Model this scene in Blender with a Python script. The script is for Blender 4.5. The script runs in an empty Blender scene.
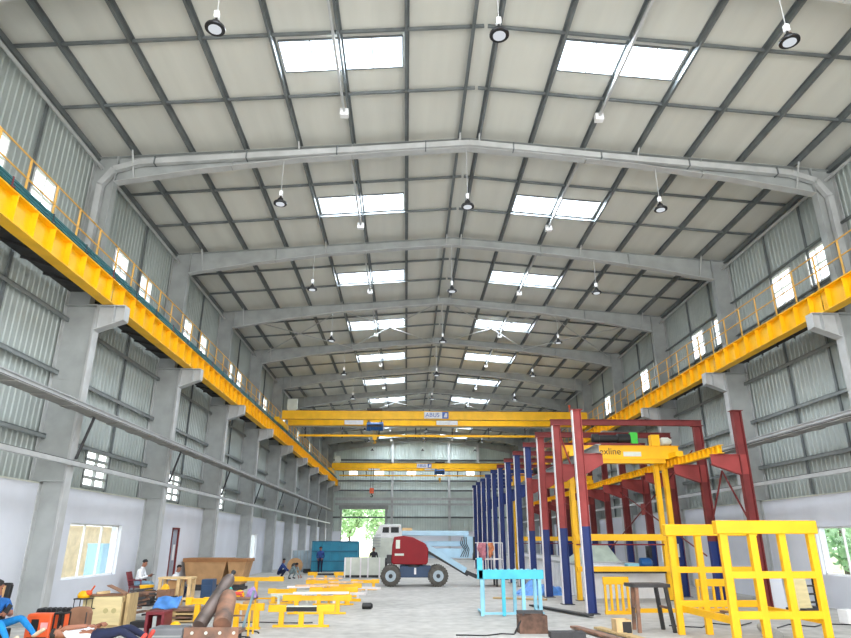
import bpy, bmesh, math, random
from mathutils import Vector, Matrix, Quaternion
random.seed(7)
SC = bpy.context.scene
COL = SC.collection

# ------------------------------------------------------------------ camera
F_PX, PITCH, YAW, ROLL = 629.278, 0.3393217, 0.0290119, 0.0007348
CAMZ = 2.1
cp, sp, cy, sy = math.cos(PITCH), math.sin(PITCH), math.cos(YAW), math.sin(YAW)
fw = Vector((sy*cp, cy*cp, sp)); rt0 = Vector((cy, -sy, 0)); up0 = rt0.cross(fw)
rt = rt0*math.cos(ROLL) + up0*math.sin(ROLL); up = -rt0*math.sin(ROLL) + up0*math.cos(ROLL)
camd = bpy.data.cameras.new('camera'); cam = bpy.data.objects.new('camera', camd); COL.objects.link(cam)
m = Matrix((rt, up, -fw)).transposed().to_4x4(); m.translation = Vector((0, 0, CAMZ)); cam.matrix_world = m
camd.sensor_width = 36; camd.lens = F_PX/851*36; camd.clip_end = 500; camd.clip_start = 0.1
SC.camera = cam

# ------------------------------------------------------------------ world, lights, exposure
w = bpy.data.worlds.new('sky'); SC.world = w; w.use_nodes = True
nt = w.node_tree; nt.nodes.clear()
o_ = nt.nodes.new('ShaderNodeOutputWorld'); bg = nt.nodes.new('ShaderNodeBackground')
tc = nt.nodes.new('ShaderNodeTexCoord'); sx = nt.nodes.new('ShaderNodeSeparateXYZ'); rp = nt.nodes.new('ShaderNodeValToRGB')
rp.color_ramp.elements[0].position = 0.0; rp.color_ramp.elements[0].color = (1.0, 1.0, 1.0, 1)
rp.color_ramp.elements[1].position = 1.0; rp.color_ramp.elements[1].color = (0.86, 0.93, 1.0, 1)
nt.links.new(tc.outputs['Generated'], sx.inputs[0]); nt.links.new(sx.outputs['Z'], rp.inputs[0])
nt.links.new(rp.outputs[0], bg.inputs[0]); nt.links.new(bg.outputs[0], o_.inputs[0])
bg.inputs[1].default_value = 3.2

def area(name, loc, rot, sx_, sy_, power, color=(1, 1, 1)):
    l = bpy.data.lights.new(name, 'AREA'); l.shape = 'RECTANGLE'; l.size = sx_; l.size_y = sy_
    l.energy = power; l.color = color
    o = bpy.data.objects.new(name, l); COL.objects.link(o); o.location = loc; o.rotation_euler = rot
    return o
CX = 2.03; S = 7.5; Y0 = 10.94; YF = 85.94
# added fill lamp behind the camera, standing in for daylight from an unseen end
area('rear_fill_lamp', (CX, -6.5, 6.5), (math.radians(90), 0, 0), 22, 11, 1700, (1, 0.985, 0.96))
SKY_POWER = 400
SC.view_settings.view_transform = 'Standard'; SC.view_settings.look = 'None'
SC.view_settings.gamma = 1; SC.view_settings.use_curve_mapping = False
SC.view_settings.exposure = 0.45

# ------------------------------------------------------------------ materials
MATS = {}
def mat(name, col, rough=0.6, metal=0.0, noise=0.08, scale=3.0, bump=0.0, stretch=None, trans=0.0, col2=None, spec=0.5):
    if name in MATS: return MATS[name]
    m = bpy.data.materials.new(name); m.use_nodes = True; n = m.node_tree.nodes; L = m.node_tree.links
    b = n['Principled BSDF']; b.inputs['Roughness'].default_value = rough; b.inputs['Metallic'].default_value = metal
    b.inputs['Specular IOR Level'].default_value = spec
    t = n.new('ShaderNodeTexCoord'); mp = n.new('ShaderNodeMapping'); L.new(t.outputs['Object'], mp.inputs[0])
    if stretch: mp.inputs['Scale'].default_value = stretch
    ns = n.new('ShaderNodeTexNoise'); ns.inputs['Scale'].default_value = scale; ns.inputs['Detail'].default_value = 5
    L.new(mp.outputs[0], ns.inputs['Vector'])
    r = n.new('ShaderNodeValToRGB'); c = Vector(col); c2 = Vector(col2) if col2 else c*(1-noise*2.2)
    r.color_ramp.elements[0].position = 0.35; r.color_ramp.elements[1].position = 0.65
    r.color_ramp.elements[0].color = (*c2, 1); cc = c*(1+noise*.6)
    r.color_ramp.elements[1].color = (min(cc[0], 1), min(cc[1], 1), min(cc[2], 1), 1)
    L.new(ns.outputs[0], r.inputs[0]); L.new(r.outputs[0], b.inputs['Base Color'])
    if bump:
        bp = n.new('ShaderNodeBump'); bp.inputs['Strength'].default_value = bump; bp.inputs['Distance'].default_value = 0.02
        L.new(ns.outputs[0], bp.inputs['Height']); L.new(bp.outputs[0], b.inputs['Normal'])
    MATS[name] = m; return m
def srgb(r, g, b):
    f = lambda c: (c/255/12.92) if c/255 <= .04045 else ((c/255+.055)/1.055)**2.4
    return (f(r), f(g), f(b))
STEEL = mat('galvanised_grey_steel', srgb(164, 168, 167), .55, .15, .07, 1.5)
STEELL = mat('pale_grey_steel', srgb(186, 188, 188), .5, .1, .06, 2)
PURL = mat('purlin_steel', srgb(116, 122, 124), .5, .3, .1, 2)
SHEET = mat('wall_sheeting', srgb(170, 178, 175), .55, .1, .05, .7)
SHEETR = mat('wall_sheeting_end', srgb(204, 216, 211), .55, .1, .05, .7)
ROOF = mat('roof_sheet_underside', srgb(210, 210, 202), .7, 0, .035, .5, stretch=(3, .3, 1))
PLAST = mat('painted_plaster', srgb(210, 213, 221), .85, 0, .03, .8)
YEL = mat('crane_yellow', srgb(248, 188, 2), .5, 0, .05, 2)
YELB = mat('bright_yellow', srgb(243, 182, 0), .5, 0, .05, 2)
RAILY = mat('handrail_yellow', srgb(228, 178, 90), .5, 0, .05, 2)
RED = mat('red_oxide_primer', srgb(118, 42, 42), .65, 0, .1, 2)
REDL = mat('red_oxide_primer_light', srgb(152, 60, 58), .65, 0, .1, 2)
BLUE = mat('royal_blue_paint', srgb(18, 45, 110), .55, 0, .08, 2)
PALE = mat('pale_flange_grey', srgb(236, 230, 232), .5, 0, .06, 2)
CYAN = mat('cyan_paint', srgb(70, 190, 215), .5, 0, .06, 3)
CYANL = mat('light_cyan_paint', srgb(140, 200, 220), .5, 0, .06, 3)
TEAL = mat('teal_conductor', srgb(20, 100, 105), .5, 0, .1, 3)
TEALB = mat('teal_blue_panel', srgb(28, 130, 160), .55, 0, .08, 1.5)
BLACK = mat('black_plastic', srgb(22, 22, 24), .5, 0, .1, 4)
RUBBER = mat('dusty_rubber', srgb(88, 84, 78), .85, 0, .15, 6)
DARK = mat('dark_steel', srgb(62, 62, 64), .6, .2, .15, 4)
WHITE = mat('white_paint', srgb(235, 235, 235), .5, 0, .03, 3)
OFFW = mat('off_white_paint', srgb(208, 212, 200), .6, 0, .06, 2)
CRIM = mat('crimson_gloss', srgb(132, 0, 18), .45, 0, .05, 2, spec=.25)
LBLUE = mat('light_blue_paint', srgb(160, 195, 215), .4, 0, .05, 2)
NAVY = mat('navy_paint', srgb(40, 70, 105), .5, 0, .08, 2)
CARD = mat('cardboard', srgb(190, 148, 104), .85, 0, .1, 2)
CARDD = mat('brown_cardboard', srgb(146, 108, 84), .85, 0, .12, 3)
PLY = mat('plywood', srgb(226, 208, 158), .75, 0, .06, 2, stretch=(1, 1, 6))
PLYD = mat('pallet_wood', srgb(196, 168, 120), .8, 0, .12, 3, stretch=(1, 6, 1))
PINE = mat('pale_timber', srgb(222, 190, 140), .75, 0, .1, 4)
RUST = mat('rusty_steel', srgb(150, 110, 88), .7, .2, .25, 3, col2=srgb(96, 80, 72))
PIPE = mat('weathered_pipe', srgb(118, 104, 98), .45, .4, .2, 2, col2=srgb(84, 76, 72))
ORANGE = mat('orange_paint', srgb(226, 92, 44), .45, 0, .08, 3)
MAROON = mat('maroon_plastic', srgb(120, 34, 44), .5, 0, .08, 3)
BLUEC = mat('blue_sheet', srgb(90, 150, 225), .4, 0, .15, 5, bump=.6)
HOISTB = mat('hoist_blue', srgb(28, 88, 150), .4, 0, .1, 3)
GREEN = mat('lime_green_paint', srgb(60, 190, 60), .5, 0, .06, 3)
FLOOR = None
def floor_mat():
    m = bpy.data.materials.new('dusty_concrete'); m.use_nodes = True; n = m.node_tree.nodes; L = m.node_tree.links
    b = n['Principled BSDF']; b.inputs['Roughness'].default_value = .75
    t = n.new('ShaderNodeTexCoord')
    a = n.new('ShaderNodeTexNoise'); a.inputs['Scale'].default_value = .35; a.inputs['Detail'].default_value = 8; a.inputs['Roughness'].default_value = .65
    c = n.new('ShaderNodeTexNoise'); c.inputs['Scale'].default_value = 3; c.inputs['Detail'].default_value = 8
    L.new(t.outputs['Object'], a.inputs[0]); L.new(t.outputs['Object'], c.inputs[0])
    mx = n.new('ShaderNodeMix'); mx.inputs[0].default_value = .45
    L.new(a.outputs[0], mx.inputs[2]); L.new(c.outputs[0], mx.inputs[3])
    r = n.new('ShaderNodeValToRGB'); e = r.color_ramp.elements
    e[0].position = .34; e[0].color = (*srgb(150, 147, 141), 1); e[1].position = .66; e[1].color = (*srgb(196, 193, 187), 1)
    L.new(mx.outputs[0], r.inputs[0]); L.new(r.outputs[0], b.inputs['Base Color'])
    bp = n.new('ShaderNodeBump'); bp.inputs['Strength'].default_value = .25; bp.inputs['Distance'].default_value = .02
    L.new(c.outputs[0], bp.inputs['Height']); L.new(bp.outputs[0], b.inputs['Normal'])
    return m
FLOOR = floor_mat()
def glass_mat(name, tint, gloss=.08):
    m = bpy.data.materials.new(name); m.use_nodes = True; n = m.node_tree.nodes; L = m.node_tree.links; n.clear()
    o = n.new('ShaderNodeOutputMaterial'); t = n.new('ShaderNodeBsdfTransparent'); t.inputs[0].default_value = (*tint, 1)
    g = n.new('ShaderNodeBsdfGlossy'); g.inputs[1].default_value = .05; mx = n.new('ShaderNodeMixShader'); mx.inputs[0].default_value = gloss
    L.new(t.outputs[0], mx.inputs[1]); L.new(g.outputs[0], mx.inputs[2]); L.new(mx.outputs[0], o.inputs[0]); return m
GLASS = glass_mat('clear_glass', (.93, .96, .97)); POLY = glass_mat('skylight_sheet', (.93, .96, 1.0), .04)
def emit_mat(name, col, s):
    m = bpy.data.materials.new(name); m.use_nodes = True; n = m.node_tree.nodes; n.clear()
    o = n.new('ShaderNodeOutputMaterial'); e = n.new('ShaderNodeEmission'); e.inputs[0].default_value = (*col, 1); e.inputs[1].default_value = s
    m.node_tree.links.new(e.outputs[0], o.inputs[0]); return m

# ------------------------------------------------------------------ mesh helpers
class MB:
    def __init__(s): s.v = []; s.f = []; s.mi = []; s.cur = 0
    def quadmesh(s, pts, faces):
        b = len(s.v); s.v += [tuple(p) for p in pts]
        for f in faces: s.f.append(tuple(b+i for i in f)); s.mi.append(s.cur)
        return s
    def hexa(s, p):   # 8 points: bottom 4 ccw, top 4 ccw
        return s.quadmesh(p, [(3, 2, 1, 0), (4, 5, 6, 7), (0, 1, 5, 4), (1, 2, 6, 5), (2, 3, 7, 6), (3, 0, 4, 7)])
    def box(s, x0, x1, y0, y1, z0, z1):
        return s.hexa([(x0, y0, z0), (x1, y0, z0), (x1, y1, z0), (x0, y1, z0), (x0, y0, z1), (x1, y0, z1), (x1, y1, z1), (x0, y1, z1)])
    def cbox(s, c, sz, rz=0, rx=0, ry=0):
        R = Matrix.Rotation(rz, 3, 'Z') @ Matrix.Rotation(ry, 3, 'Y') @ Matrix.Rotation(rx, 3, 'X'); c = Vector(c); a, b, d = sz[0]/2, sz[1]/2, sz[2]/2
        return s.hexa([c+R@Vector(q) for q in [(-a, -b, -d), (a, -b, -d), (a, b, -d), (-a, b, -d), (-a, -b, d), (a, -b, d), (a, b, d), (-a, b, d)]])
    def _ax(s, p, q, upv):
        p, q = Vector(p), Vector(q); d = (q-p).normalized(); u = Vector(upv)
        if abs(d.dot(u.normalized())) > .99: u = Vector((0, 1, 0)) if abs(d.y) < .9 else Vector((1, 0, 0))
        sd = d.cross(u).normalized(); u = sd.cross(d).normalized(); return p, q, d, sd, u
    def bar(s, p, q, w_, h_, upv=(0, 0, 1)):
        p, q, d, sd, u = s._ax(p, q, upv)
        c = [(-w_/2, -h_/2), (w_/2, -h_/2), (w_/2, h_/2), (-w_/2, h_/2)]
        return s.hexa([p+sd*a+u*b for a, b in c]+[q+sd*a+u*b for a, b in c])
    def prof(s, p, q, pts, upv=(0, 0, 1), caps=True):
        p, q, d, sd, u = s._ax(p, q, upv); n = len(pts)
        P = [p+sd*a+u*b for a, b in pts]+[q+sd*a+u*b for a, b in pts]
        fs = [(i, (i+1) % n, n+(i+1) % n, n+i) for i in range(n)]
        if caps: fs += [tuple(range(n-1, -1, -1)), tuple(range(n, 2*n))]
        return s.quadmesh(P, fs)
    def ibar(s, p, q, wd, dp, tf=.02, tw=.012, upv=(0, 0, 1)):
        a, h, t = wd/2, dp/2, tw/2
        return s.prof(p, q, [(-a, -h), (a, -h), (a, -h+tf), (t, -h+tf), (t, h-tf), (a, h-tf), (a, h), (-a, h), (-a, h-tf), (-t, h-tf), (-t, -h+tf), (-a, -h+tf)], upv)
    def cbar(s, p, q, wd, dp, t=.012, upv=(0, 0, 1)):
        h = dp/2
        return s.prof(p, q, [(0, -h), (wd, -h), (wd, -h+t), (t, -h+t), (t, h-t), (wd, h-t), (wd, h), (0, h)], upv)
    def cyl(s, p, q, r, n=12, r2=None, caps=True):
        r2 = r if r2 is None else r2
        p, q, d, sd, u = s._ax(p, q, (0, 0, 1))
        P = [p+(sd*math.cos(a)+u*math.sin(a))*r for a in [2*math.pi*i/n for i in range(n)]]
        P += [q+(sd*math.cos(a)+u*math.sin(a))*r2 for a in [2*math.pi*i/n for i in range(n)]]
        fs = [(i, (i+1) % n, n+(i+1) % n, n+i) for i in range(n)]
        if caps: fs += [tuple(range(n-1, -1, -1)), tuple(range(n, 2*n))]
        return s.quadmesh(P, fs)
    def tube(s, pts, r, n=6):
        for a, b in zip(pts[:-1], pts[1:]): s.cyl(a, b, r, n)
        return s
    def lathe(s, p, d, prof_, n=24):   # prof_: list of (t along d, radius)
        p, q, d, sd, u = s._ax(p, Vector(p)+Vector(d), (0, 0, 1)); P = []
        for t, r in prof_:
            P += [p+d*t+(sd*math.cos(2*math.pi*i/n)+u*math.sin(2*math.pi*i/n))*max(r, 1e-4) for i in range(n)]
        fs = []
        for k in range(len(prof_)-1):
            for i in range(n): fs.append((k*n+i, k*n+(i+1) % n, (k+1)*n+(i+1) % n, (k+1)*n+i))
        fs += [tuple(range(n-1, -1, -1)), tuple((len(prof_)-1)*n+i for i in range(n))]
        return s.quadmesh(P, fs)
    def ball(s, c, r, n=10, m_=6, sc=(1, 1, 1)):
        c = Vector(c); P = []
        for j in range(1, m_):
            t = math.pi*j/m_
            for i in range(n):
                a = 2*math.pi*i/n; P.append(c+Vector((r*sc[0]*math.sin(t)*math.cos(a), r*sc[1]*math.sin(t)*math.sin(a), r*sc[2]*math.cos(t))))
        P += [c+Vector((0, 0, r*sc[2])), c-Vector((0, 0, r*sc[2]))]; k = (m_-1)*n; fs = []
        for j in range(m_-2):
            for i in range(n): fs.append((j*n+i, (j+1)*n+i, (j+1)*n+(i+1) % n, j*n+(i+1) % n))
        for i in range(n): fs.append((k, i, (i+1) % n)); fs.append((k+1, (m_-2)*n+(i+1) % n, (m_-2)*n+i))
        return s.quadmesh(P, fs)
    def poly(s, pts, nrm, t):   # polygon plate thickened +-t/2 along nrm
        nrm = Vector(nrm)*t/2; n = len(pts); P = [Vector(p)-nrm for p in pts]+[Vector(p)+nrm for p in pts]
        fs = [tuple(range(n-1, -1, -1)), tuple(range(n, 2*n))]+[(i, (i+1) % n, n+(i+1) % n, n+i) for i in range(n)]
        return s.quadmesh(P, fs)
    def build(s, name, m, parent=None, smooth=False, bevel=0, loc=None):
        me = bpy.data.meshes.new(name); off = Vector(loc) if loc else Vector((0, 0, 0))
        me.from_pydata([tuple(Vector(v)-off) for v in s.v], [], s.f); me.validate()
        for mm in (m if isinstance(m, (list, tuple)) else [m]): me.materials.append(mm)
        if isinstance(m, (list, tuple)) and len(me.polygons) == len(s.mi): me.polygons.foreach_set('material_index', s.mi)
        bm = bmesh.new(); bm.from_mesh(me); bmesh.ops.recalc_face_normals(bm, faces=bm.faces); bm.to_mesh(me); bm.free()
        if smooth:
            for p in me.polygons: p.use_smooth = True
        o = bpy.data.objects.new(name, me); COL.objects.link(o); o.location = off
        if parent:
            o.parent = parent
            o.matrix_parent_inverse = Matrix.Translation(parent.location).inverted() if not parent.get('_rot') else Matrix()
        if bevel:
            b = o.modifiers.new('bevel', 'BEVEL'); b.width = bevel; b.segments = 2; b.limit_method = 'ANGLE'
        if smooth:
            try: me.set_sharp_from_angle(angle=math.radians(40))
            except Exception: pass
        return o
def tag(o, label=None, cat=None, group=None, kind=None):
    if label: o['label'] = label
    if cat: o['category'] = cat
    if group: o['group'] = group
    if kind: o['kind'] = kind
    return o
def empty(name, loc, label=None, cat=None, group=None, kind=None):
    o = bpy.data.objects.new(name, None); COL.objects.link(o); o.location = loc; o.empty_display_size = .2
    return tag(o, label, cat, group, kind)
def children(o): return [c for c in bpy.data.objects if c.parent == o]
def copy_tree(o, delta, parent=None):
    c = o.copy(); COL.objects.link(c)
    if parent:
        c.parent = parent; c.matrix_parent_inverse = o.matrix_parent_inverse.copy()
    else: c.location = Vector(o.location)+Vector(delta)
    for ch in children(o): copy_tree(ch, delta, c)
    return c
ORD = ['nearest', 'second', 'third', 'fourth', 'fifth', 'sixth', 'seventh', 'eighth', 'ninth', 'tenth', 'eleventh', 'twelfth', 'thirteenth', 'fourteenth']
def nth(i): return ORD[i]
def mir(x): return 2*CX-x

# ------------------------------------------------------------------ setting: floor and ground
SX = 12.57   # half width to sheeting
XL, XR = CX-SX, CX+SX
YB = -6.0
def rz_(x): return 15.42-.083*abs(x-CX)
mb = MB(); mb.quadmesh([(XL, YB, 0), (XR, YB, 0), (XR, YF, 0), (XL, YF, 0), (XL, YB, -.3), (XR, YB, -.3), (XR, YF, -.3), (XL, YF, -.3)], [(0, 1, 2, 3), (7, 6, 5, 4), (0, 4, 5, 1), (1, 5, 6, 2), (2, 6, 7, 3), (3, 7, 4, 0)])
tag(mb.build('floor', FLOOR), kind='structure')
GRASS = mat('grassy_ground', srgb(150, 165, 110), .9, 0, .2, .5, col2=srgb(190, 180, 150))
mb = MB(); mb.quadmesh([(-150, YF+.01, -.31), (150, YF+.01, -.31), (150, 220, -.31), (-150, 220, -.31), (XL-.6, -40, -.31), (XL-.6, YF+.01, -.31), (-150, -40, -.31), (XR+.6, -40, -.31), (XR+.6, YF+.01, -.31), (150, -40, -.31)], [(0, 1, 2, 3), (6, 4, 5, 0), (7, 9, 1, 8)])
tag(mb.build('ground', GRASS), kind='structure')

def ribs(a0, a1, p, h):
    prof = [(0, 0), (.55, 0), (.65, 1), (.9, 1), (1, 0)]
    def hh(t):
        u = (t/p) % 1.0
        for (ua, ha), (ub, hb) in zip(prof[:-1], prof[1:]):
            if ua <= u <= ub: return h*(ha+(hb-ha)*(u-ua)/(ub-ua))
        return 0
    k0 = math.floor(a0/p)-1; k1 = math.ceil(a1/p)+1
    pts = [((k+u)*p, h*v) for k in range(k0, k1) for u, v in prof[:-1] if a0+1e-5 < (k+u)*p < a1-1e-5]
    return [(a0, hh(a0))]+pts+[(a1, hh(a1))]
# corrugated sheet on plane x = X between y and z ranges, ribs vertical
def sheet_x(mb, X, inward, y0, y1, z0, z1, pitch=.25):
    pts = ribs(y0, y1, pitch, .026)
    P = [(X+inward*d, y, z0) for y, d in pts]+[(X+inward*d, y, z1) for y, d in pts]; k = len(pts)
    mb.quadmesh(P, [(i, i+1, k+i+1, k+i) for i in range(k-1)])
def sheet_y(mb, Y, x0, x1, z0, z1, pitch=.33):
    pts = ribs(x0, x1, pitch, .03)
    P = [(x, Y-d, z0) for x, d in pts]+[(x, Y-d, (z1(x) if callable(z1) else z1)) for x, d in pts]; k = len(pts)
    mb.quadmesh(P, [(i, i+1, k+i+1, k+i) for i in range(k-1)])

bays = [Y0+S*i for i in range(-2, 10)]     # bay start positions, first two behind/around the camera
UPW_L = [(2.3, 3.4), (4.6, 5.7)]; UPW_R = [(1.0, 2.2), (3.2, 4.6)]
WZ0, WZ1 = 10.75, 12.05; LZ0, LZ1 = 3.75, 4.95; LY = (2.8, 4.45)
def wall(side):
    X = XL if side == 'left' else XR; inw = 1 if side == 'left' else -1
    ups = UPW_L if side == 'left' else UPW_R
    root = empty('wall_'+side, (X, 0, 0), kind='structure')
    mb = MB(); ztop = rz_(X)
    for y in bays:
        y1 = y+S
        hol = {(WZ0, WZ1): [(y+a, y+b) for a, b in ups], (LZ0, LZ1): [(y+LY[0], y+LY[1])] if side == 'left' else []}
        zs = [3.55, LZ0, LZ1, WZ0, WZ1, ztop] if side == 'left' else [3.55, WZ0, WZ1, ztop]
        for za, zb in zip(zs[:-1], zs[1:]):
            cuts = hol.get((za, zb), []); c = y
            for a, b in cuts: sheet_x(mb, X, inw, c, a, za, zb); c = b
            sheet_x(mb, X, inw, c, y1, za, zb)
    mb.build('cladding', SHEET, root)
    # plastered masonry below
    xi = X+inw*.35; mb = MB()
    wins = PW[side]; c = YB
    def seg(a, b, z0, z1): mb.box(min(xi, X), max(xi, X), a, b, z0, z1)
    for (a, b, z0, z1) in wins:
        seg(c, a, 0, 3.6)
        if z0 > 0: seg(a, b, 0, z0)
        seg(a, b, z1, 3.6); c = b
    seg(c, YF, 0, 3.6)
    mb.build('masonry', PLAST, root)
PW = {'left': [(20.4, 24.1, 1.0, 2.62), (29.25, 30.15, 0, 2.65), (43.9, 45.9, .95, 2.55), (57.5, 59.5, .95, 2.55), (66, 68, .95, 2.55)],
      'right': [(19.0, 22.75, 1.03, 2.57), (34.5, 37.0, 1.03, 2.57), (49.5, 52, 1.03, 2.57)]}
wall('left'); wall('right')
wn = [0]
def wname():
    wn[0] += 1; return 'window_%d' % wn[0]
def window_x(X, th, y0, y1, z0, z1, ny, nz, fm, fw_=.05, pane=True, sash=None):
    r = empty(wname(), (X, (y0+y1)/2, z0), kind='structure'); mb = MB()
    mb.box(X-th/2, X+th/2, y0, y1, z0, z0+fw_); mb.box(X-th/2, X+th/2, y0, y1, z1-fw_, z1)
    for i in range(ny+1):
        y = y0+fw_/2+(y1-y0-fw_)*i/ny; mb.box(X-th/2, X+th/2, y-fw_/2, y+fw_/2, z0, z1)
    for k in range(1, nz):
        z = z0+(z1-z0)*k/nz; mb.box(X-th/2, X+th/2, y0, y1, z-fw_/3, z+fw_/3)
    mb.build('window_frame', fm, r)
    if pane:
        mb = MB(); mb.box(X-.004, X+.004, y0, y1, z0, z1); mb.build('pane', GLASS, r)
    return r
for y in bays[1:]:
    for a, b in UPW_L: window_x(XL+.02, .08, y+a, y+b, WZ0, WZ1, 2, 2, WHITE)
    for a, b in UPW_R: window_x(XR-.02, .08, y+a, y+b, WZ0, WZ1, 2, 2, WHITE)
for y in bays[2:]:   # louvred ventilator windows low on the left sheeting
    r = empty(wname(), (XL, y+3.6, LZ0), kind='structure'); mb = MB()
    a, b = y+LY[0], y+LY[1]
    for yy in (a, (a+b)/2-.03, b-.06): mb.box(XL-.04, XL+.06, yy, yy+.06, LZ0, LZ1)
    for k in range(5):
        z = LZ0+(LZ1-LZ0-.06)*k/4; mb.box(XL-.04, XL+.07, a, b, z, z+.08)
    mb.build('window_frame', STEEL, r)
    mb = MB()
    for k in range(4):
        z = LZ0+.08+(LZ1-LZ0-.06)*k/4; mb.hexa([(XL-.02, a, z), (XL, a, z), (XL, b, z), (XL-.02, b, z), (XL-.06, a, z+.2), (XL-.04, a, z+.2), (XL-.04, b, z+.2), (XL-.06, b, z+.2)])
    mb.build('louvre_pane', GLASS, r)
# low windows in the plaster
for s_, X in (('left', XL+.2), ('right', XR-.2)):
    for (a, b, z0, z1) in PW[s_]:
        if z0 == 0: continue
        window_x(X, .06, a, b, z0, z1, 3 if b-a > 2.4 else 2, 1, WHITE, .05)
# sills
tn = [0]
def trim(mb, m):
    tn[0] += 1; return tag(mb.build('trim_%d' % tn[0], m), kind='structure')
for s_, X, inw in (('left', XL, 1), ('right', XR, -1)):
    mb = MB(); mb.box(*sorted((X, X+inw*.37)), YB, YF, 3.6, 3.64); trim(mb, OFFW)
# service door on left, half open leaf with red frame
mb = MB(); xd = XL+.35; a, b = 29.25, 30.15
dr = empty('door_1', (xd, 29.7, 0), kind='structure')
mb.box(xd-.1, xd+.03, b-.08, b, 0, 2.65); mb.box(xd-.1, xd+.03, a, a+.08, 0, 2.65); mb.box(xd-.1, xd+.03, a, b, 2.57, 2.65); mb.build('door_frame', RED, dr)
mb = MB(); mb.box(xd-.08, xd-.04, a+.08, b-.08, 0, 2.57); mb.build('door_leaf', mat('grey_door', srgb(150, 158, 170), .5), dr)
mb = MB(); mb.box(xd-.04, xd-.025, a+.45, b-.2, 1.3, 1.95); mb.build('door_pane', WHITE, dr)

# far end wall
root = empty('wall_far', (CX, YF, 0), kind='structure'); mb = MB()
FW = [(-7.7, -6.5), (-4.3, -3.0), (0, 1.25), (3.9, 5.1), (7.9, 9.1)]
DX0, DX1, DZ = -8.45, -2.65, 6.0
xs = sorted({XL, XR, DX0, DX1} | {a for w_ in FW for a in w_})
for a, b in zip(xs[:-1], xs[1:]):
    mid = (a+b)/2; z0 = 0
    if DX0 < mid < DX1: z0 = DZ
    if any(p < mid < q for p, q in FW): sheet_y(mb, YF, a, b, z0, 10.3); z0 = 10.95
    sheet_y(mb, YF, a, b, z0, rz_)
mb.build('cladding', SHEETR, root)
mb = MB()
for a, b in ((XL+.35, DX0), (DX1, XR-.35)): mb.box(a, b, YF-.3, YF-.05, 0, 3.3)
mb.build('masonry', PLAST, root)
for a, b in FW:
    r = empty(wname(), (a, YF, 10.3), kind='structure'); mb = MB()
    for x in (a, (a+b)/2-.03, b-.06): mb.box(x, x+.06, YF-.06, YF+.02, 10.3, 10.95)
    for z in (10.3, 10.89): mb.box(a, b, YF-.06, YF+.02, z, z+.06)
    mb.build('window_frame', WHITE, r); mb = MB(); mb.box(a, b, YF-.01, YF, 10.3, 10.95); mb.build('pane', GLASS, r)
r = empty('door_2', ((DX0+DX1)/2, YF, 0), kind='structure'); mb = MB()
for x in (DX0, DX1): mb.box(x-.12, x+.12, YF-.25, YF-.02, 0, DZ+.3)
mb.build('door_frame', STEEL, r); mb = MB(); mb.box(DX0-.3, DX1+.3, YF-.55, YF-.06, DZ, DZ+.55); mb.build('shutter_box', STEEL, r)
# end wall rails and posts
for i, z in enumerate((5.0, 8.37, 9.6, 12.3)):
    mb = MB(); mb.cbar((XL+.2, YF-.16, z), (XR-.2, YF-.16, z), .18, .2, .02, (0, 0, 1)); tag(mb.build('wall_rail', PURL), 'grey rail across the end wall, %s from the floor' % ('lowest', 'second', 'third', 'topmost')[i], 'rail', 'end wall rails')
for i, (z, d) in enumerate(((7.26, .35), (6.6, .25))):
    mb = MB(); mb.ibar((-9.2, YF-.95, z), (XR-1.2, YF-.95, z), .3, d, .03); tag(mb.build('wind_beam', STEELL), ('pale steel beam across the end wall above the shutter opening', 'slim steel beam just under the wide end wall beam')[i], 'beam')
for i, x in enumerate((-1.87, 5.61, 9.5)):
    mb = MB(); zt = rz_(x)-.3; mb.ibar((x, YF-.55, 0), (x, YF-.55, zt), .3, .35, .02, .012, (0, 1, 0)); tag(mb.build('wind_post', STEELL), ('tall pale post beside the bright opening in the end wall', 'tall pale post in the middle of the end wall', 'tall pale post at the right of the end wall')[i], 'steel post')

# ------------------------------------------------------------------ ceiling with skylights
root = empty('ceiling', (CX, 0, 15), kind='structure'); mb = MB()
SKX = (2.27, 5.66)
def skyY(y): return (y+2.8, y+4.0) if abs(y-Y0) < .1 else (y+3.6, y+4.9)
def rquad(mb, x0, x1, y0, y1, t=.04):
    mb.hexa([(x0, y0, rz_(x0)), (x1, y0, rz_(x1)), (x1, y1, rz_(x1)), (x0, y1, rz_(x0)), (x0, y0, rz_(x0)+t), (x1, y0, rz_(x1)+t), (x1, y1, rz_(x1)+t), (x0, y1, rz_(x0)+t)])
for sgn in (-1, 1):
    X = lambda d: CX+sgn*d
    for (a, b) in ((0, SKX[0]), (SKX[1], SX+.1)): rquad(mb, X(a), X(b), YB, YF)
    c = YB
    for y in bays:
        s0, s1 = skyY(y)
        if s0 < YB: continue
        rquad(mb, X(SKX[0]), X(SKX[1]), c, s0); c = s1
    rquad(mb, X(SKX[0]), X(SKX[1]), c, YF)
mb.build('roof_sheeting', ROOF, root)
for sgn in (-1, 1):
    for i, y in enumerate(bays):
        s0, s1 = skyY(y)
        if s0 < YB: continue
        x0, x1 = CX+sgn*SKX[0], CX+sgn*SKX[1]
        r = empty(wname(), ((x0+x1)/2, s0, rz_(x1)), kind='structure'); mb = MB(); rquad(mb, x0, x1, s0, s1, .01); mb.build('skylight_pane', POLY, r)
        mb = MB()
        for k in range(5):
            x = x0+(x1-x0)*k/4; mb.bar((x, s0, rz_(x)-.01), (x, s1, rz_(x)-.01), .03, .02)
        for y_ in (s0, s1): mb.bar((x0, y_, rz_(x0)-.015), (x1, y_, rz_(x1)-.015), .05, .05)
        mb.build('skylight_frame', PURL, r)
        l = area('skylight_daylight', ((x0+x1)/2, (s0+s1)/2, rz_((x0+x1)/2)+.07), (0, sgn*math.atan(.083), 0), 3.3, s1-s0-.05, SKY_POWER, (.95, .98, 1))

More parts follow.
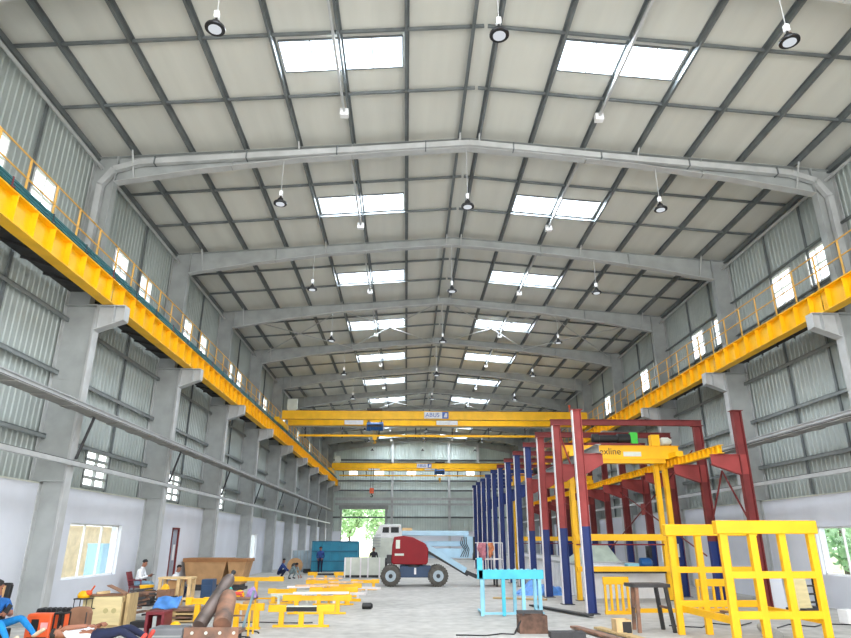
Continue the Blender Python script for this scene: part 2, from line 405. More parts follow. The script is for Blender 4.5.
# purlins
PD = [.33]+[.33+1.81*k for k in range(1, 7)]
for sgn in (-1, 1):
    for k, d in enumerate(PD):
        x = CX+sgn*d; z = rz_(x)-.115; mb = MB()
        h = .1; pts = [(0, -h), (.07, -h), (.07, -h+.012), (.012, -h+.012), (.012, h-.012), (-.07+.012, h-.012), (-.07+.012, h), (0, h)]
        if sgn < 0: pts = [(-a, b) for a, b in pts]
        mb.prof((x, YB+.1, z), (x, YF-.1, z), pts)
        sd = 'left' if sgn < 0 else 'right'
        tag(mb.build('roof_purlin', PURL), 'grey lengthwise roof purlin on the %s slope, %s below the ridge' % (sd, ('first' if k == 0 else nth(k))), 'purlin', 'roof purlins')
# sag strips across the slopes
for i, y in enumerate(bays[1:]):
    for j, dy in enumerate((2.5, 4.98)):
        for sgn in (-1, 1):
            xe = CX+sgn*12.5; mb = MB(); mb.bar((CX+sgn*.05, y+dy, rz_(CX)-.1), (xe, y+dy, rz_(xe)-.1), .06, .09)
            if i == 0 : bayn = 'roof bay over the photographer'
            else: bayn = '%s roof bay' % ('first' if i == 1 else nth(i-1))
            tag(mb.build('sag_strip', PURL), 'thin cross strip of the %s slope in the %s, %s one' % ('left' if sgn < 0 else 'right', bayn, ('nearer', 'farther')[j]), 'strip', 'cross strips between purlins')
# eave pipes
for sgn in (-1, 1):
    x = CX+sgn*12.28; z = 13.82; mb = MB(); mb.cyl((x, YB+.2, z), (x, YF-.3, z), .055, 8)
    tag(mb.build('eave_pipe', STEELL, smooth=True), 'long pale pipe running under the %s eave' % ('left' if sgn < 0 else 'right'), 'pipe')
    mb = MB(); x = CX+sgn*12.45; mb.box(x-.07, x+.07, YB+.1, YF-.1, 14.1, 14.28)
    tag(mb.build('eave_beam', PURL), 'dark beam along the %s eave above the sheeting' % ('left' if sgn < 0 else 'right'), 'beam')
# conduits with white boxes under purlins
cond0 = None
for sgn in (-1, 1):
    for i, y in enumerate(bays[1:]):
        x = CX+sgn*(3.95 if sgn > 0 else 4.1); zz = rz_(x)-.3
        loc = (x, y, zz); 
        if cond0 is None:
            c = empty('conduit', loc); mb = MB(); mb.bar((x, y+.4, zz), (x, y+5.6, zz), .07, .09); mb.build('channel', STEELL, c)
            mb = MB(); mb.box(x-.13, x+.13, y+5.5, y+5.7, zz-.14, zz+.1); mb.build('junction_box', WHITE, c)
            mb = MB()
            for k in range(4): mb = MB(); mb.box(x-.01, x+.01, y+.9+k*1.4, y+.94+k*1.4, zz, zz+.25); mb.build('hanger', STEEL, c)
            cond0 = c
        else: c = copy_tree(cond0, Vector(loc)-cond0.location)
        side = 'left' if sgn < 0 else 'right'
        tag(c, 'conduit ending in a white box, %s slope, %s' % (side, 'over the photographer' if i == 0 else '%s from the camera' % nth(i-1)), 'conduit', 'conduits under the purlins')

# ------------------------------------------------------------------ portal frames: columns and rafters
def zt(x): return 15.2-.083*abs(x-CX)
def col_parts(Y, sgn, root):
    X = lambda d: CX+sgn*d      # d distance from centre line
    mb = MB()
    mb.poly([(X(12.23), Y, 0), (X(11.53), Y, 0), (X(11.53), Y, 8.14), (X(11.53), Y, 8.9), (X(12.5), Y, 8.9), (X(12.5), Y, 3.66), (X(12.23), Y, 3.66)], (0, 1, 0), .02)
    mb.box(*sorted((X(11.53), X(12.5))), Y-.17, Y+.17, 8.88, 8.92)
    for z in (8.15, 6.6): mb.box(*sorted((X(11.55), X(12.5))), Y-.02, Y+.02, z, z+.03)
    mb.box(*sorted((X(11.55), X(12.6))), Y-.16, Y+.16, 3.66, 3.69)
    mb.build('column_web', STEEL, root)
    mb = MB(); mb.box(*sorted((X(11.51), X(11.535))), Y-.17, Y+.17, 0, 8.9); mb.box(*sorted((X(12.20), X(12.235))), Y-.16, Y+.16, 0, 3.66); mb.box(*sorted((X(12.5), X(12.525))), Y-.16, Y+.16, 3.66, 14.1)
    mb.build('column_flange', STEELL, root)
    mb = MB(); mb.poly([(X(11.8), Y, 8.92), (X(11.77), Y, 13.27), (X(12.5), Y, 13.27), (X(12.5), Y, 8.92)], (0, 1, 0), .02)
    mb.hexa([(X(11.79), Y-.15, 8.92), (X(11.815), Y-.15, 8.92), (X(11.815), Y+.15, 8.92), (X(11.79), Y+.15, 8.92), (X(11.76), Y-.15, 13.27), (X(11.785), Y-.15, 13.27), (X(11.785), Y+.15, 13.27), (X(11.76), Y+.15, 13.27)])
    mb.build('upper_shaft', STEEL, root)
    mb = MB(); mb.poly([(X(11.51), Y, 8.12), (X(10.7), Y, 8.44), (X(10.7), Y, 8.9), (X(11.51), Y, 8.9)], (0, 1, 0), .02)
    mb.box(*sorted((X(11.51), X(10.68))), Y-.17, Y+.17, 8.88, 8.905)
    mb.poly([(X(11.51), Y-.17, 8.12), (X(10.68), Y-.17, 8.44), (X(10.68), Y+.17, 8.44), (X(11.51), Y+.17, 8.12)], (0, 0, 1), .025)
    mb.box(*sorted((X(10.67), X(10.69))), Y-.17, Y+.17, 8.43, 8.9); mb.box(*sorted((X(11.0), X(11.02))), Y-.16, Y+.16, 8.3, 8.9)
    mb.build('girder_bracket', STEELL, root)
    mb = MB(); mb.box(*sorted((X(11.4), X(12.23))), Y-.25, Y+.25, 0, .03); mb.build('base_plate', STEEL, root)
    mb = MB(); x = X(11.6); mb.cyl((x, Y-.07, 0.4), (x, Y-.07, 8.8), .03, 6); mb.build('down_pipe', STEELL, root)
def rafter_parts(Y, root):
    bot = [(12.5, 13.2), (11.77, 13.27), (9.06, 13.79), (5.76, 14.28), (2.37, 14.63), (0, 14.83)]
    B = [(CX-d, z) for d, z in bot]+[(CX+d, z) for d, z in bot[::-1][1:]]
    mb = MB()
    for (xa, za), (xb, zb) in zip(B[:-1], B[1:]):
        mb.poly([(xa, Y, za), (xb, Y, zb), (xb, Y, zt(xb)), (xa, Y, zt(xa))], (0, 1, 0), .016)
    for x in (-9.74, mir(-9.74)): mb.box(x-.02, x+.02, Y-.13, Y+.13, 13.3, zt(x))
    for d in (4.0, 8.0):
        for sg in (-1, 1):
            x = CX+sg*d; mb.box(x-.012, x+.012, Y-.12, Y+.12, 13.9 if d > 6 else 14.4, zt(x))
    mb.build('rafter_web', STEEL, root)
    mb = MB()
    for (xa, za), (xb, zb) in zip(B[1:-2], B[2:-1]): mb.hexa([(xa, Y-.15, za-.02), (xb, Y-.15, zb-.02), (xb, Y+.15, zb-.02), (xa, Y+.15, za-.02), (xa, Y-.15, za), (xb, Y-.15, zb), (xb, Y+.15, zb), (xa, Y+.15, za)])
    mb.build('bottom_flange', STEELL, root)
    mb = MB()
    for sg in (-1, 1):
        xa, xb = CX, CX+sg*12.5; mb.hexa([(xa, Y-.13, zt(xa)-.015), (xb, Y-.13, zt(xb)-.015), (xb, Y+.13, zt(xb)-.015), (xa, Y+.13, zt(xa)-.015), (xa, Y-.13, zt(xa)), (xb, Y-.13, zt(xb)), (xb, Y+.13, zt(xb)), (xa, Y+.13, zt(xa))])
    mb.build('top_flange', STEEL, root)
    def zb_(x):
        for (xa, za), (xb, zb) in zip(B[:-1], B[1:]):
            if xa <= x <= xb: return za+(zb-za)*(x-xa)/(xb-xa)
        return 13.5
    for sg in (-1, 1):
        for k in (0, 3, 6):
            x = CX+sg*PD[k]; mb = MB(); mb.bar((x, Y-.02, zb_(x)+.05), (x, Y-.42, rz_(x)-.2), .05, .03); mb.build('fly_brace', STEELL, root)
frames = [Y0+S*i for i in range(-1, 10)]+[YF-.62]
protoC = {}; protoR = None; fi = 0
for i, Y in enumerate(frames):
    who = 'beside the photographer' if i == 0 else ('nearest in view' if i == 1 else nth(i-1)+' from the camera')
    for sgn, sd in ((-1, 'left'), (1, 'right')):
        if sgn not in protoC:
            c = empty('steel_column', (CX+sgn*11.87, Y, 0)); col_parts(Y, sgn, c); protoC[sgn] = c
        else: c = copy_tree(protoC[sgn], (0, Y-protoC[sgn].location.y, 0))
        tag(c, 'grey %s wall column carrying a crane girder bracket, %s' % (sd, who), 'steel column', 'steel wall columns')
    if protoR is None:
        c = empty('roof_rafter', (CX, Y, 14.83)); rafter_parts(Y, c); protoR = c
    else: c = copy_tree(protoR, (0, Y-protoR.location.y, 0))
    tag(c, 'tapered grey rafter spanning the hall, %s' % who, 'rafter', 'roof rafters')
# square duct climbing the nearest frame and following its rafter
Yd = Y0+S-.16; dk = empty('air_duct', (CX, Yd, 9.4), 'slim galvanised duct following the nearest rafter and down both its columns', 'duct')
dp = [(12.15, 9.4), (12.15, 13.1), (11.8, 13.68), (11.0, 13.96), (5.76, 14.42), (0, 14.95)]
P_ = [(CX-d, Yd, z) for d, z in dp]+[(CX+d, Yd, z) for d, z in dp[::-1][1:]]
for a, b in zip(P_[:-1], P_[1:]): mb = MB(); mb.bar(a, b, .2, .17, (0, 1, 0)); mb.build('duct_section', STEELL, dk)
for d in (1.5, 4.5, 7.5, 10.5):
    for sg in (-1, 1):
        z = 14.95-(14.95-13.98)*d/11.0; mb = MB(); mb.box(CX+sg*d-.02, CX+sg*d+.02, Yd-.12, Yd+.13, z-.14, z+.13); mb.build('duct_clamp', PURL, dk)
# roof cross bracing rods (bays 4 and 5)
for bi in (3, 6):
    ya, yb = Y0+S*bi, Y0+S*(bi+1)
    for sgn in (-1, 1):
        for q, (d0, d1) in enumerate(((.4, 5.8), (5.8, 11.5))):
            for r_, (a, b) in enumerate(((d0, d1), (d1, d0))):
                xa, xb = CX+sgn*a, CX+sgn*b; mb = MB(); mb.cyl((xa, ya+.15, zt(xa)-.25-.07*r_), (xb, yb-.15, zt(xb)-.25-.07*r_), .03, 6)
                tag(mb.build('bracing_rod', STEELL), 'bracing rod on the %s slope, %s half, %s braced bay, %s' % ('left' if sgn < 0 else 'right', ('ridge', 'eave')[q], ('nearer', 'farther')[bi > 3], ('running outwards', 'running inwards')[r_]), 'rod', 'roof bracing rods')

# wall girts, sag posts
for sgn, sd, XX in ((-1, 'left', XL), (1, 'right', XR)):
    inw = -sgn
    for k, z in enumerate((4.98, 6.85, 8.5, 10.62, 12.15)):
        if k == 4 and sgn < 0: continue
        mb = MB(); x0 = XX+inw*.04; mb.box(*sorted((x0, x0+inw*.16)), YB, YF-.3, z-.01, z+.01); mb.box(*sorted((x0+inw*.145, x0+inw*.16)), YB, YF-.3, z-(.12 if k < 3 else .03), z+.01)
        tag(mb.build('wall_girt', mat('girt_steel', srgb(136, 142, 142), .5, .2)), 'long horizontal girt on the %s wall sheeting, %s' % (sd, ('just above the white wall', 'second up', 'third up, below the walkway', 'under the upper windows', 'over the upper windows')[k]), 'girt', 'wall girts')
    for i, y in enumerate(bays[1:]):
        for j, dy in enumerate((2.0, 4.45)):
            if sgn < 0 and j == 0: continue
            mb = MB(); x0 = XX+inw*.04; mb.box(*sorted((x0, x0+inw*.05)), y+dy-.05, y+dy+.05, 3.7, 14.1)
            tag(mb.build('wall_stiffener', PURL), 'thin vertical strip on the %s sheeting, %s in the %s' % (sd, ('nearer one', 'farther one')[j], 'bay beside the photographer' if i == 0 else '%s wall bay' % ('first' if i == 1 else nth(i-1))), 'strip', 'vertical strips on the sheeting')

# ------------------------------------------------------------------ crane runway
def runway(sgn, y, root):
    X = lambda d: CX+sgn*d
    mb = MB(); mb.ibar((X(11.22), y+.03, 9.29), (X(11.22), y+S-.03, 9.29), .36, .74, .03, .02); gbm = mb.build('girder_beam', YEL, root)
    for k in range(9):
        yy = y+.45+k*.825; mb = MB(); mb.box(*sorted((X(11.05), X(11.21))), yy-.008, yy+.008, 8.95, 9.63); mb.build('stiffener', YEL, gbm)
    mb = MB(); mb.prof((X(11.22), y, 9.70), (X(11.22), y+S, 9.70), [(-.05, -.04), (.05, -.04), (.015, -.02), (.03, .02), (.03, .04), (-.03, .04), (-.03, .02), (-.015, -.02)]); mb.build('crane_rail', DARK, root)
protoG = {}; protoH = {}
for sgn, sd in ((-1, 'left'), (1, 'right')):
    for i, y in enumerate(bays[1:]):
        who = 'beside the photographer' if i == 0 else 'nearest in view' if i == 1 else nth(i-1)+' from the camera'
        if sgn not in protoG:
            g = empty('runway_girder', (CX+sgn*11.22, y, 8.92)); runway(sgn, y, g); protoG[sgn] = g
        else: g = copy_tree(protoG[sgn], (0, y-protoG[sgn].location.y, 0))
        tag(g, 'yellow crane runway girder length on the %s wall, %s' % (sd, who), 'crane girder', 'yellow runway girders')
        if sgn not in protoH:
            h = empty('walkway_handrail', (CX+sgn*11.45, y, 9.7)); x = CX+sgn*11.43
            for k in range(6):
                yy = y+.3+k*1.25; mb = MB(); mb.box(x-.022, x+.022, yy-.022, yy+.022, 9.34, 11.05); mb.build('rail_post', RAILY, h)
            for z, nm in ((11.05, 'top_rail'), (10.5, 'middle_rail')):
                mb = MB(); mb.cyl((x, y+.02, z), (x, y+S-.02, z), .024, 6); mb.build(nm, RAILY, h)
            mb = MB(); mb.box(x-.006, x+.006, y+.02, y+S-.02, 9.74, 9.86); mb.build('toe_board', DARK, h)
            protoH[sgn] = h
        else: h = copy_tree(protoH[sgn], (0, y-protoH[sgn].location.y, 0))
        tag(h, 'thin yellow handrail along the %s crane walkway, length %s' % (sd, who), 'handrail', 'walkway handrails')
        mb = MB(); xa, xb = sorted((CX+sgn*11.42, CX+sgn*12.42)); ye = y+S-(.2 if y < YF-S-1 else .85)
        mb.box(xa, xb, y+.2, ye, 9.31, 9.335)
        for k in range(6): mb.bar((xa, y+.2+k*1.12, 9.27), (xb, y+.2+(k+1)*1.12, 9.27), .05, .06)
        tag(mb.build('walkway_plate', DARK), 'dark steel walkway floor behind the %s yellow girder, length %s' % (sd, who), 'walkway', 'crane walkway plates')
# conductor bar on the left girder
cb = empty('conductor_bar', (-9.05, 40, 9.75), 'dark teal conductor bar running along the top of the left yellow girder', 'conductor bar')
mb = MB(); x = -9.06
for k in range(3): mb.box(x-.02, x+.02, YB+1, YF-2, 9.72+k*.075, 9.77+k*.075)
mb.build('bar', TEAL, cb)
for k in range(44):
    y = 7.5+k*1.75; mb = MB(); mb.box(x-.05, x+.1, y-.02, y+.02, 9.67, 9.69); mb.box(x-.03, x+.03, y-.02, y+.02, 9.66, 9.95); mb.build('support_arm', DARK if k % 3 else MAROON, cb)

# ------------------------------------------------------------------ cable trays
for sgn, sd in ((-1, 'left'), (1, 'right')):
    for nm, z0, z1, w_ in (('upper', 5.55, 5.88, .55), ('lower', 4.1, 4.22, .25)):
        xi = CX+sgn*11.38; xo = CX+sgn*(11.38-.0)+sgn*(w_ if nm == 'lower' else 0)
        t = empty('cable_tray', (xi, 40, z0), '%s galvanised cable tray fixed along the %s columns' % (nm, sd), 'cable tray', 'cable trays on the columns')
        ye = 81.5
        if nm == 'upper':
            mb = MB(); xa, xb = xi, xi+sgn*.02; mb.box(*sorted((xa, xb)), YB+1, ye, z0+.1, z1); mb.box(*sorted((xa-sgn*.03, xb)), YB+1, ye, z1-.03, z1); mb.box(*sorted((xa-sgn*.03, xb)), YB+1, ye, z0+.19, z0+.22); mb.build('side_rail', STEELL, t)
            mb = MB(); mb.box(*sorted((xi+sgn*.02, xi-sgn*.45)), YB+1, ye, z0+.0, z0+.02)
            for k in range(60):
                y = YB+2+k*1.4; mb.box(*sorted((xi, xi-sgn*.5)), y, y+.5, z0-.03, z0+.0)
            mb.build('tray_base', mat('tray_underside', srgb(142, 140, 136), .6, .1), t)
            mb = MB()
            for k in range(4): mb.box(*sorted((xi-sgn*(.05+k*.1), xi-sgn*(.08+k*.1))), YB+1, ye, z0+.02, z0+.06)
            mb.build('cable', BLACK, t)
        else:
            mb = MB(); mb.box(*sorted((xi, xi+sgn*.14)), YB+1, ye, z0, z1); mb.build('tray_base', STEELL, t)
            mb = MB(); mb.box(*sorted((xi+sgn*.02, xi+sgn*.1)), YB+1, ye, z1, z1+.02); mb.build('cable', BLACK, t)
# struts carrying the left upper tray
for i, Y in enumerate(frames[2:10]):
    mb = MB(); mb.bar((-9.12, Y+.1, 5.5), (-9.44, Y+.1, 4.3), .06, .06)
    tag(mb.build('tray_strut', DARK), 'dark diagonal strut under the left cable tray at the column %s from the camera' % nth(i+1), 'strut', 'tray struts')
# ------------------------------------------------------------------ high bay lamps
LAMPE = emit_mat('lamp_lens', (.9, .95, 1), .55)
lp = None; names = {-1: 'left', 0: 'middle', 1: 'right'}
for i, Y in enumerate(frames[1:11]):
    for k, x in ((-1, -4.25), (0, 1.93), (1, 8.4)):
        top = {-1: 14.2, 0: 14.8, 1: 14.2}[k]
        if lp is None or True:
            L_ = empty('high_bay_lamp', (x, Y-.05, 12.55)) if (i == 0) else None
        if i == 0:
            mb = MB(); mb.cyl((x, Y-.05, 12.95), (x, Y-.05, top), .012, 6); mb.build('suspension_cord', STEELL, L_)
            mb = MB(); mb.box(x-.05, x+.05, Y-.1, Y, 12.85, 13.03); mb.build('driver_box', WHITE, L_)
            mb = MB(); mb.lathe((x, Y-.05, 12.55), (0, 0, 1), [(0, .215), (.03, .22), (.06, .21), (.1, .11), (.2, .09), (.24, .04), (.3, .025)], 20); mb.build('lamp_housing', BLACK, L_, smooth=True)
            mb = MB(); mb.lathe((x, Y-.05, 12.535), (0, 0, 1), [(0, .14), (.014, .14)], 20); mb.build('lamp_lens', LAMPE, L_)
            if not protoG.get(('L', k)): protoG[('L', k)] = L_
        else: L_ = copy_tree(protoG[('L', k)], (0, Y-.05-protoG[('L', k)].location.y, 0))
        tag(L_, 'black round high bay lamp, %s one of the %s' % (names[k], 'row nearest overhead' if i == 0 else '%s row from the camera' % nth(i)), 'lamp', 'high bay lamps')
#PART2
# ------------------------------------------------------------------ travelling bridge cranes
def text(parent, s_, size, loc, rot, m, name='lettering', ext=.004):
    c = bpy.data.curves.new(name, 'FONT'); c.body = s_; c.size = size; c.extrude = ext; c.align_x = 'CENTER'; c.align_y = 'CENTER'
    tmp = bpy.data.objects.new(name, c); COL.objects.link(tmp)
    dg = bpy.context.evaluated_depsgraph_get(); me = bpy.data.meshes.new_from_object(tmp.evaluated_get(dg)); bpy.data.objects.remove(tmp)
    me.materials.clear(); me.materials.append(m)
    M = Matrix.Translation(loc) @ Quaternion(rot).to_matrix().to_4x4() if len(rot) == 4 else Matrix.Translation(loc) @ (Matrix.Rotation(rot[2], 4, 'Z') @ Matrix.Rotation(rot[1], 4, 'Y') @ Matrix.Rotation(rot[0], 4, 'X'))
    me.transform(M); o = bpy.data.objects.new(name, me); COL.objects.link(o); o.parent = parent
    o.matrix_parent_inverse = Matrix.Translation(parent.location).inverted(); return o
BLUEP = mat('sign_blue', srgb(50, 90, 170), .5)
GREYB = mat('light_grey_panel', srgb(215, 215, 215), .5)
H90 = math.radians(90)
def bridge(Y, hx, label):
    r = empty('bridge_crane', (CX, Y, 9.74), label, 'overhead crane')
    xa, xb = CX-10.95, CX+10.95
    for k, dy in enumerate((0, 2.5)):
        mb = MB(); mb.box(xa, xb, Y+dy-.2, Y+dy+.2, 10.32, 10.87); mb.box(xa, xb, Y+dy-.24, Y+dy+.24, 10.87, 10.89); mb.box(xa, xb, Y+dy-.24, Y+dy+.24, 10.30, 10.32)
        bgd = mb.build('bridge_girder', YEL, r)
        mb = MB(); mb.prof((xa+.3, Y+dy, 10.93), (xb-.3, Y+dy, 10.93), [(-.04, -.04), (.04, -.04), (.02, .04), (-.02, .04)]); mb.build('trolley_rail', DARK, bgd)
    for sg in (-1, 1):
        x = CX+sg*11.22; e = MB(); e.box(x-.17, x+.17, Y-.7, Y+3.2, 9.98, 10.35); ec = e.build('end_carriage', YEL, r)
        for dy in (-.4, 2.9):
            mb = MB(); mb.cyl((x-.06, Y+dy, 9.94), (x+.06, Y+dy, 9.94), .2, 14); wv = mb.build('carriage_wheel', DARK, ec)
    mb = MB(); mb.box(xa+.3, xb-.3, Y-.2+2.9, Y-.2+3.5, 10.3, 10.33)
    mb.build('service_platform', STEEL, r)
    # hoist trolley between the girders
    mb = MB(); mb.box(hx-.55, hx+.55, Y-.15, Y+.05, 10.98, 11.1); mb.box(hx-.55, hx+.55, Y+2.45, Y+2.65, 10.98, 11.1)
    for dx in (-.5, .5): mb.box(hx+dx-.06, hx+dx+.06, Y-.1, Y+2.6, 11.0, 11.12)
    mb.box(hx-.5, hx+.5, Y+.6, Y+1.9, 9.95, 10.05)
    for dx in (-.5, .42): mb.box(hx+dx, hx+dx+.08, Y+1.0, Y+1.1, 10.0, 11.05)
    mb.build('trolley_frame', DARK, r)
    mb = MB(); mb.lathe((hx-.62, Y+1.2, 10.02), (1.24, 0, 0), [(0, .2), (.03, .33), (.3, .34), (.32, .3), (.9, .3), (.92, .34), (1.2, .33), (1.24, .2)], 20); mb.build('hoist_drum', HOISTB, r, smooth=True)
    mb = MB()
    for dx in (-.1, .1): mb.cyl((hx+dx, Y+1.2, 9.7), (hx+dx, Y+1.2, 9.3), .012, 5)
    mb.cbox((hx, Y+1.2, 9.2), (.3, .16, .3)); mb.tube([(hx, Y+1.2, 9.05), (hx, Y+1.2, 8.95), (hx+.1, Y+1.2, 8.85), (hx+.02, Y+1.2, 8.78), (hx-.08, Y+1.2, 8.84)], .03, 6)
    mb.build('hook_block', YEL, r)
    # name panels
    mb = MB(); mb.box(1.2, 2.5, Y-.26, Y-.245, 10.36, 10.84); pn = mb.build('name_panel', GREYB, r)
    text(pn, 'ABUS', .42, (1.8, Y-.265, 10.6), (H90, 0, 0), BLUEP)
    mb = MB(); mb.box(2.5, 2.95, Y-.26, Y-.245, 10.36, 10.84); lgp = mb.build('logo_panel', BLUEP, r)
    mb = MB(); mb.poly([(2.6, Y-.262, 10.45), (2.86, Y-.262, 10.45), (2.86, Y-.262, 10.75), (2.72, Y-.262, 10.75)], (0, 1, 0), .006); mb.build('logo_mark', GREYB, lgp)
    mb = MB(); mb.box(2.2, 3.8, Y+2.24, Y+2.256, 10.34, 10.8); mb.build('rating_panel', GREYB, r)
    mb = MB(); mb.box(-4.7, -3.3, Y+2.24, Y+2.256, 10.34, 10.8); mb.build('rating_panel', GREYB, r)
    # cable festoon track hung behind the rear girder
    mb = MB(); mb.box(xa+.4, xb-.2, Y+4.95, Y+5.07, 9.86, 10.02); mb.build('festoon_track', YEL, r)
    for k in range(8):
        x = xa+.9+k*2.9; mb = MB(); mb.box(x-.05, x+.05, Y+4.98, Y+5.05, 9.75, 10.7); mb.box(x-.03, x+.03, Y+3.3, Y+5.0, 10.3, 10.34); mb.build('track_hanger', DARK, r)
    mb = MB(); mb.box(xa+.3, xa+1.0, Y-.1, Y+.2, 11.0, 11.75); mb.box(xa+.35, xa+.95, Y-.05, Y+.15, 10.88, 11.0); mb.build('control_cabinet', OFFW, r)
    mb = MB(); mb.cyl((xb-1.2, Y+.0, 10.9), (xb-1.2, Y+.0, 11.3), .04, 6); mb.cbox((xb-1.2, Y, 11.35), (.14, .14, .2)); mb.build('warning_beacon', ORANGE, r)
    return r
bridge(45, -2.35, 'yellow twin girder overhead crane with a blue hoist, the nearer large one')
bridge(77, 4.0, 'yellow twin girder overhead crane by the end wall, blue hoist right of centre')
# orange hook block seen before the end wall
hb = empty('hook_block', (-5.0, 66, 7.3), 'small orange crane hook block hanging before the end wall above the opening', 'hook')
mb = MB(); mb.cbox((-4.1, 77, 7.7), (.5, .3, .6)); mb.build('pulley_housing', ORANGE, hb)
mb = MB(); mb.tube([(-4.1, 77, 7.4), (-4.1, 77, 7.25), (-3.95, 77, 7.1), (-4.1, 77, 6.98), (-4.25, 77, 7.06)], .06, 6); mb.build('hook', DARK, hb)
mb = MB(); [mb.cyl((-4.1+d, 77, 8.0), (-4.1+d, 77, 10.3), .03, 5) for d in (-.12, .12)]; mb.build('wire_rope', DARK, hb)

# ------------------------------------------------------------------ secondary post-and-beam crane frame
PXL, PXR, DY = 5.72, 11.22, 3.04
PY = [21.05+DY*k for k in range(12)]
def mpost(x, Y, segs, name, label, group, flange_side):
    r = empty(name, (x, Y, 0), label, 'steel post', group)
    nm = ['lower_shaft', 'middle_shaft', 'upper_shaft'] if len(segs) == 3 else ['lower_shaft', 'upper_shaft'] if len(segs) == 2 else ['shaft']
    for (z0, z1, m_), n_ in zip(segs, nm):
        mb = MB(); mb.box(x-.14, x+.14, Y-.008, Y+.008, z0, z1); mb.box(x+.135*(-flange_side)-.012, x+.135*(-flange_side)+.012, Y-.1, Y+.1, z0, z1)
        mb.box(x+.12*flange_side-.006, x+.12*flange_side+.006, Y-.1, Y+.1, z0, z1)
        mb.build(n_, m_, r)
    mb = MB(); xx = x+flange_side*.145; mb.box(xx-.012, xx+.012, Y-.1, Y+.1, .01, 6.3); mb.build('flange_face', PALE if flange_side < 0 else RED, r)
    mb = MB(); mb.box(x-.22, x+.22, Y-.2, Y+.2, 0, .02); mb.build('base_plate', DARK, r)
    mb = MB(); mb.box(x-.2, x+.2, Y-.14, Y+.14, 6.3, 6.32); mb.build('cap_plate', segs[-1][2], r)
    # corbel towards the middle of the frame
    s_ = -flange_side; cm = segs[1][2] if len(segs) == 3 else segs[-1][2]
    x0 = x+s_*.15; L = .62 if flange_side < 0 else .95
    mb = MB(); mb.poly([(x0-s_*.3, Y-.02, 4.2), (x0+s_*.1, Y-.02, 4.2), (x0+s_*L, Y-.02, 4.52), (x0+s_*L, Y-.02, 4.84), (x0-s_*.3, Y-.02, 4.84)], (0, 1, 0), .02)
    mb.box(*sorted((x0, x0+s_*L)), Y-.1, Y+.1, 4.82, 4.84)
    mb.poly([(x0, Y-.1, 4.18), (x0, Y+.1, 4.18), (x0+s_*L, Y+.1, 4.51), (x0+s_*L, Y-.1, 4.51)], (0, 0, 1), .015)
    mb.build('corbel', REDL if cm is REDL or cm is RED else cm, r)
    return r
for k, Y in enumerate(PY):
    segs = [(0, 2.55, BLUE), (2.55, 6.3, REDL)] if k < 3 else ([(0, 2.55, BLUE), (2.55, 4.9, REDL), (4.9, 6.3, BLUE)] if k == 3 else [(0, 4.1, BLUE), (4.1, 6.3, BLUE)])
    c = 'red and blue' if k < 4 else 'royal blue'
    mpost(PXL, Y, segs, 'crane_post', '%s post of the left row of crane frame posts, %s from the camera' % (c, nth(k)), 'left row of crane frame posts', -1)
    segs = [(0, 6.3, RED)] if k == 0 else ([(0, 2.3, BLUE), (2.3, 6.3, RED)] if k != 1 else [(0, 2.1, BLUE), (2.1, 6.3, RED)])
    mpost(PXR, Y, segs, 'crane_post', '%s post of the right row of crane frame posts, %s from the camera' % ('all red' if k == 0 else 'red and blue', nth(k)), 'right row of crane frame posts', 1)
    if k > 0:
        mb = MB(); mb.ibar((PXL-.2, Y, 6.43), (PXR+.2, Y, 6.43), .18, .22, .018, .012); o = mb.build('cross_beam', RED if k < 7 else BLUE)
        tag(o, 'painted cross beam on top of the %s pair of small frame posts' % nth(k), 'cross beam', 'cross beams of the small crane frame')
for x, m_, s_ in ((6.32, STEEL, 'grey runway beam of the small crane on the left corbels'), (10.42, YEL, 'yellow ribbed runway beam of the small crane on the right corbels')):
    r = empty('small_runway_beam', (x, 20.8, 4.84), s_, 'runway beam')
    mb = MB(); mb.ibar((x, 20.8, 4.99), (x, 55.2, 4.99), .16, .28, .02, .012); mb.build('beam', m_, r)
    if x > 8:
        for k in range(96): mb = MB(); mb.box(x-.075, x, 20.95+k*.355, 20.965+k*.355, 4.87, 5.11); mb.build('stiffener', YEL, r)
# braces between right posts
def rod(a, b, rr, m_, label, cat, name='brace_rod', group=None, n=6):
    mb = MB(); mb.cyl(a, b, rr, n); return tag(mb.build(name, m_), label, cat, group)
xr = PXR-.02
rod((xr, 22.57, 4.46), (xr, PY[0]+.1, 2.6), .035, RED, 'red brace sloping down to the nearest right frame post', 'brace', group='red braces')
rod((xr, 22.57, 4.46), (xr, PY[1]-.1, 2.6), .035, RED, 'red brace sloping down to the second right frame post', 'brace', group='red braces')
gp = empty('cross_brace', (xr-.16, PY[3], 3.5), 'red crossed bracing with a square centre plate on the right frame posts', 'bracing')
for sgy in (-1, 1):
    for sgz in (-1, 1):
        mb = MB(); mb.cyl((xr-.2, PY[3], 3.5), (xr-.2, PY[3]+sgy*5.9, 3.5+sgz*1.9), .03, 6); mb.build('brace_rod', RED, gp)
mb = MB(); mb.cbox((xr-.2, PY[3], 3.5), (.04, .5, .5)); mb.build('centre_plate', REDL, gp)
# slim diagonal pipe by the first post
rod((5.84, 24.3, 6.2), (6.5, 24.3, 4.0), .035, REDL, 'slim red diagonal tube between the two nearest left posts', 'brace')

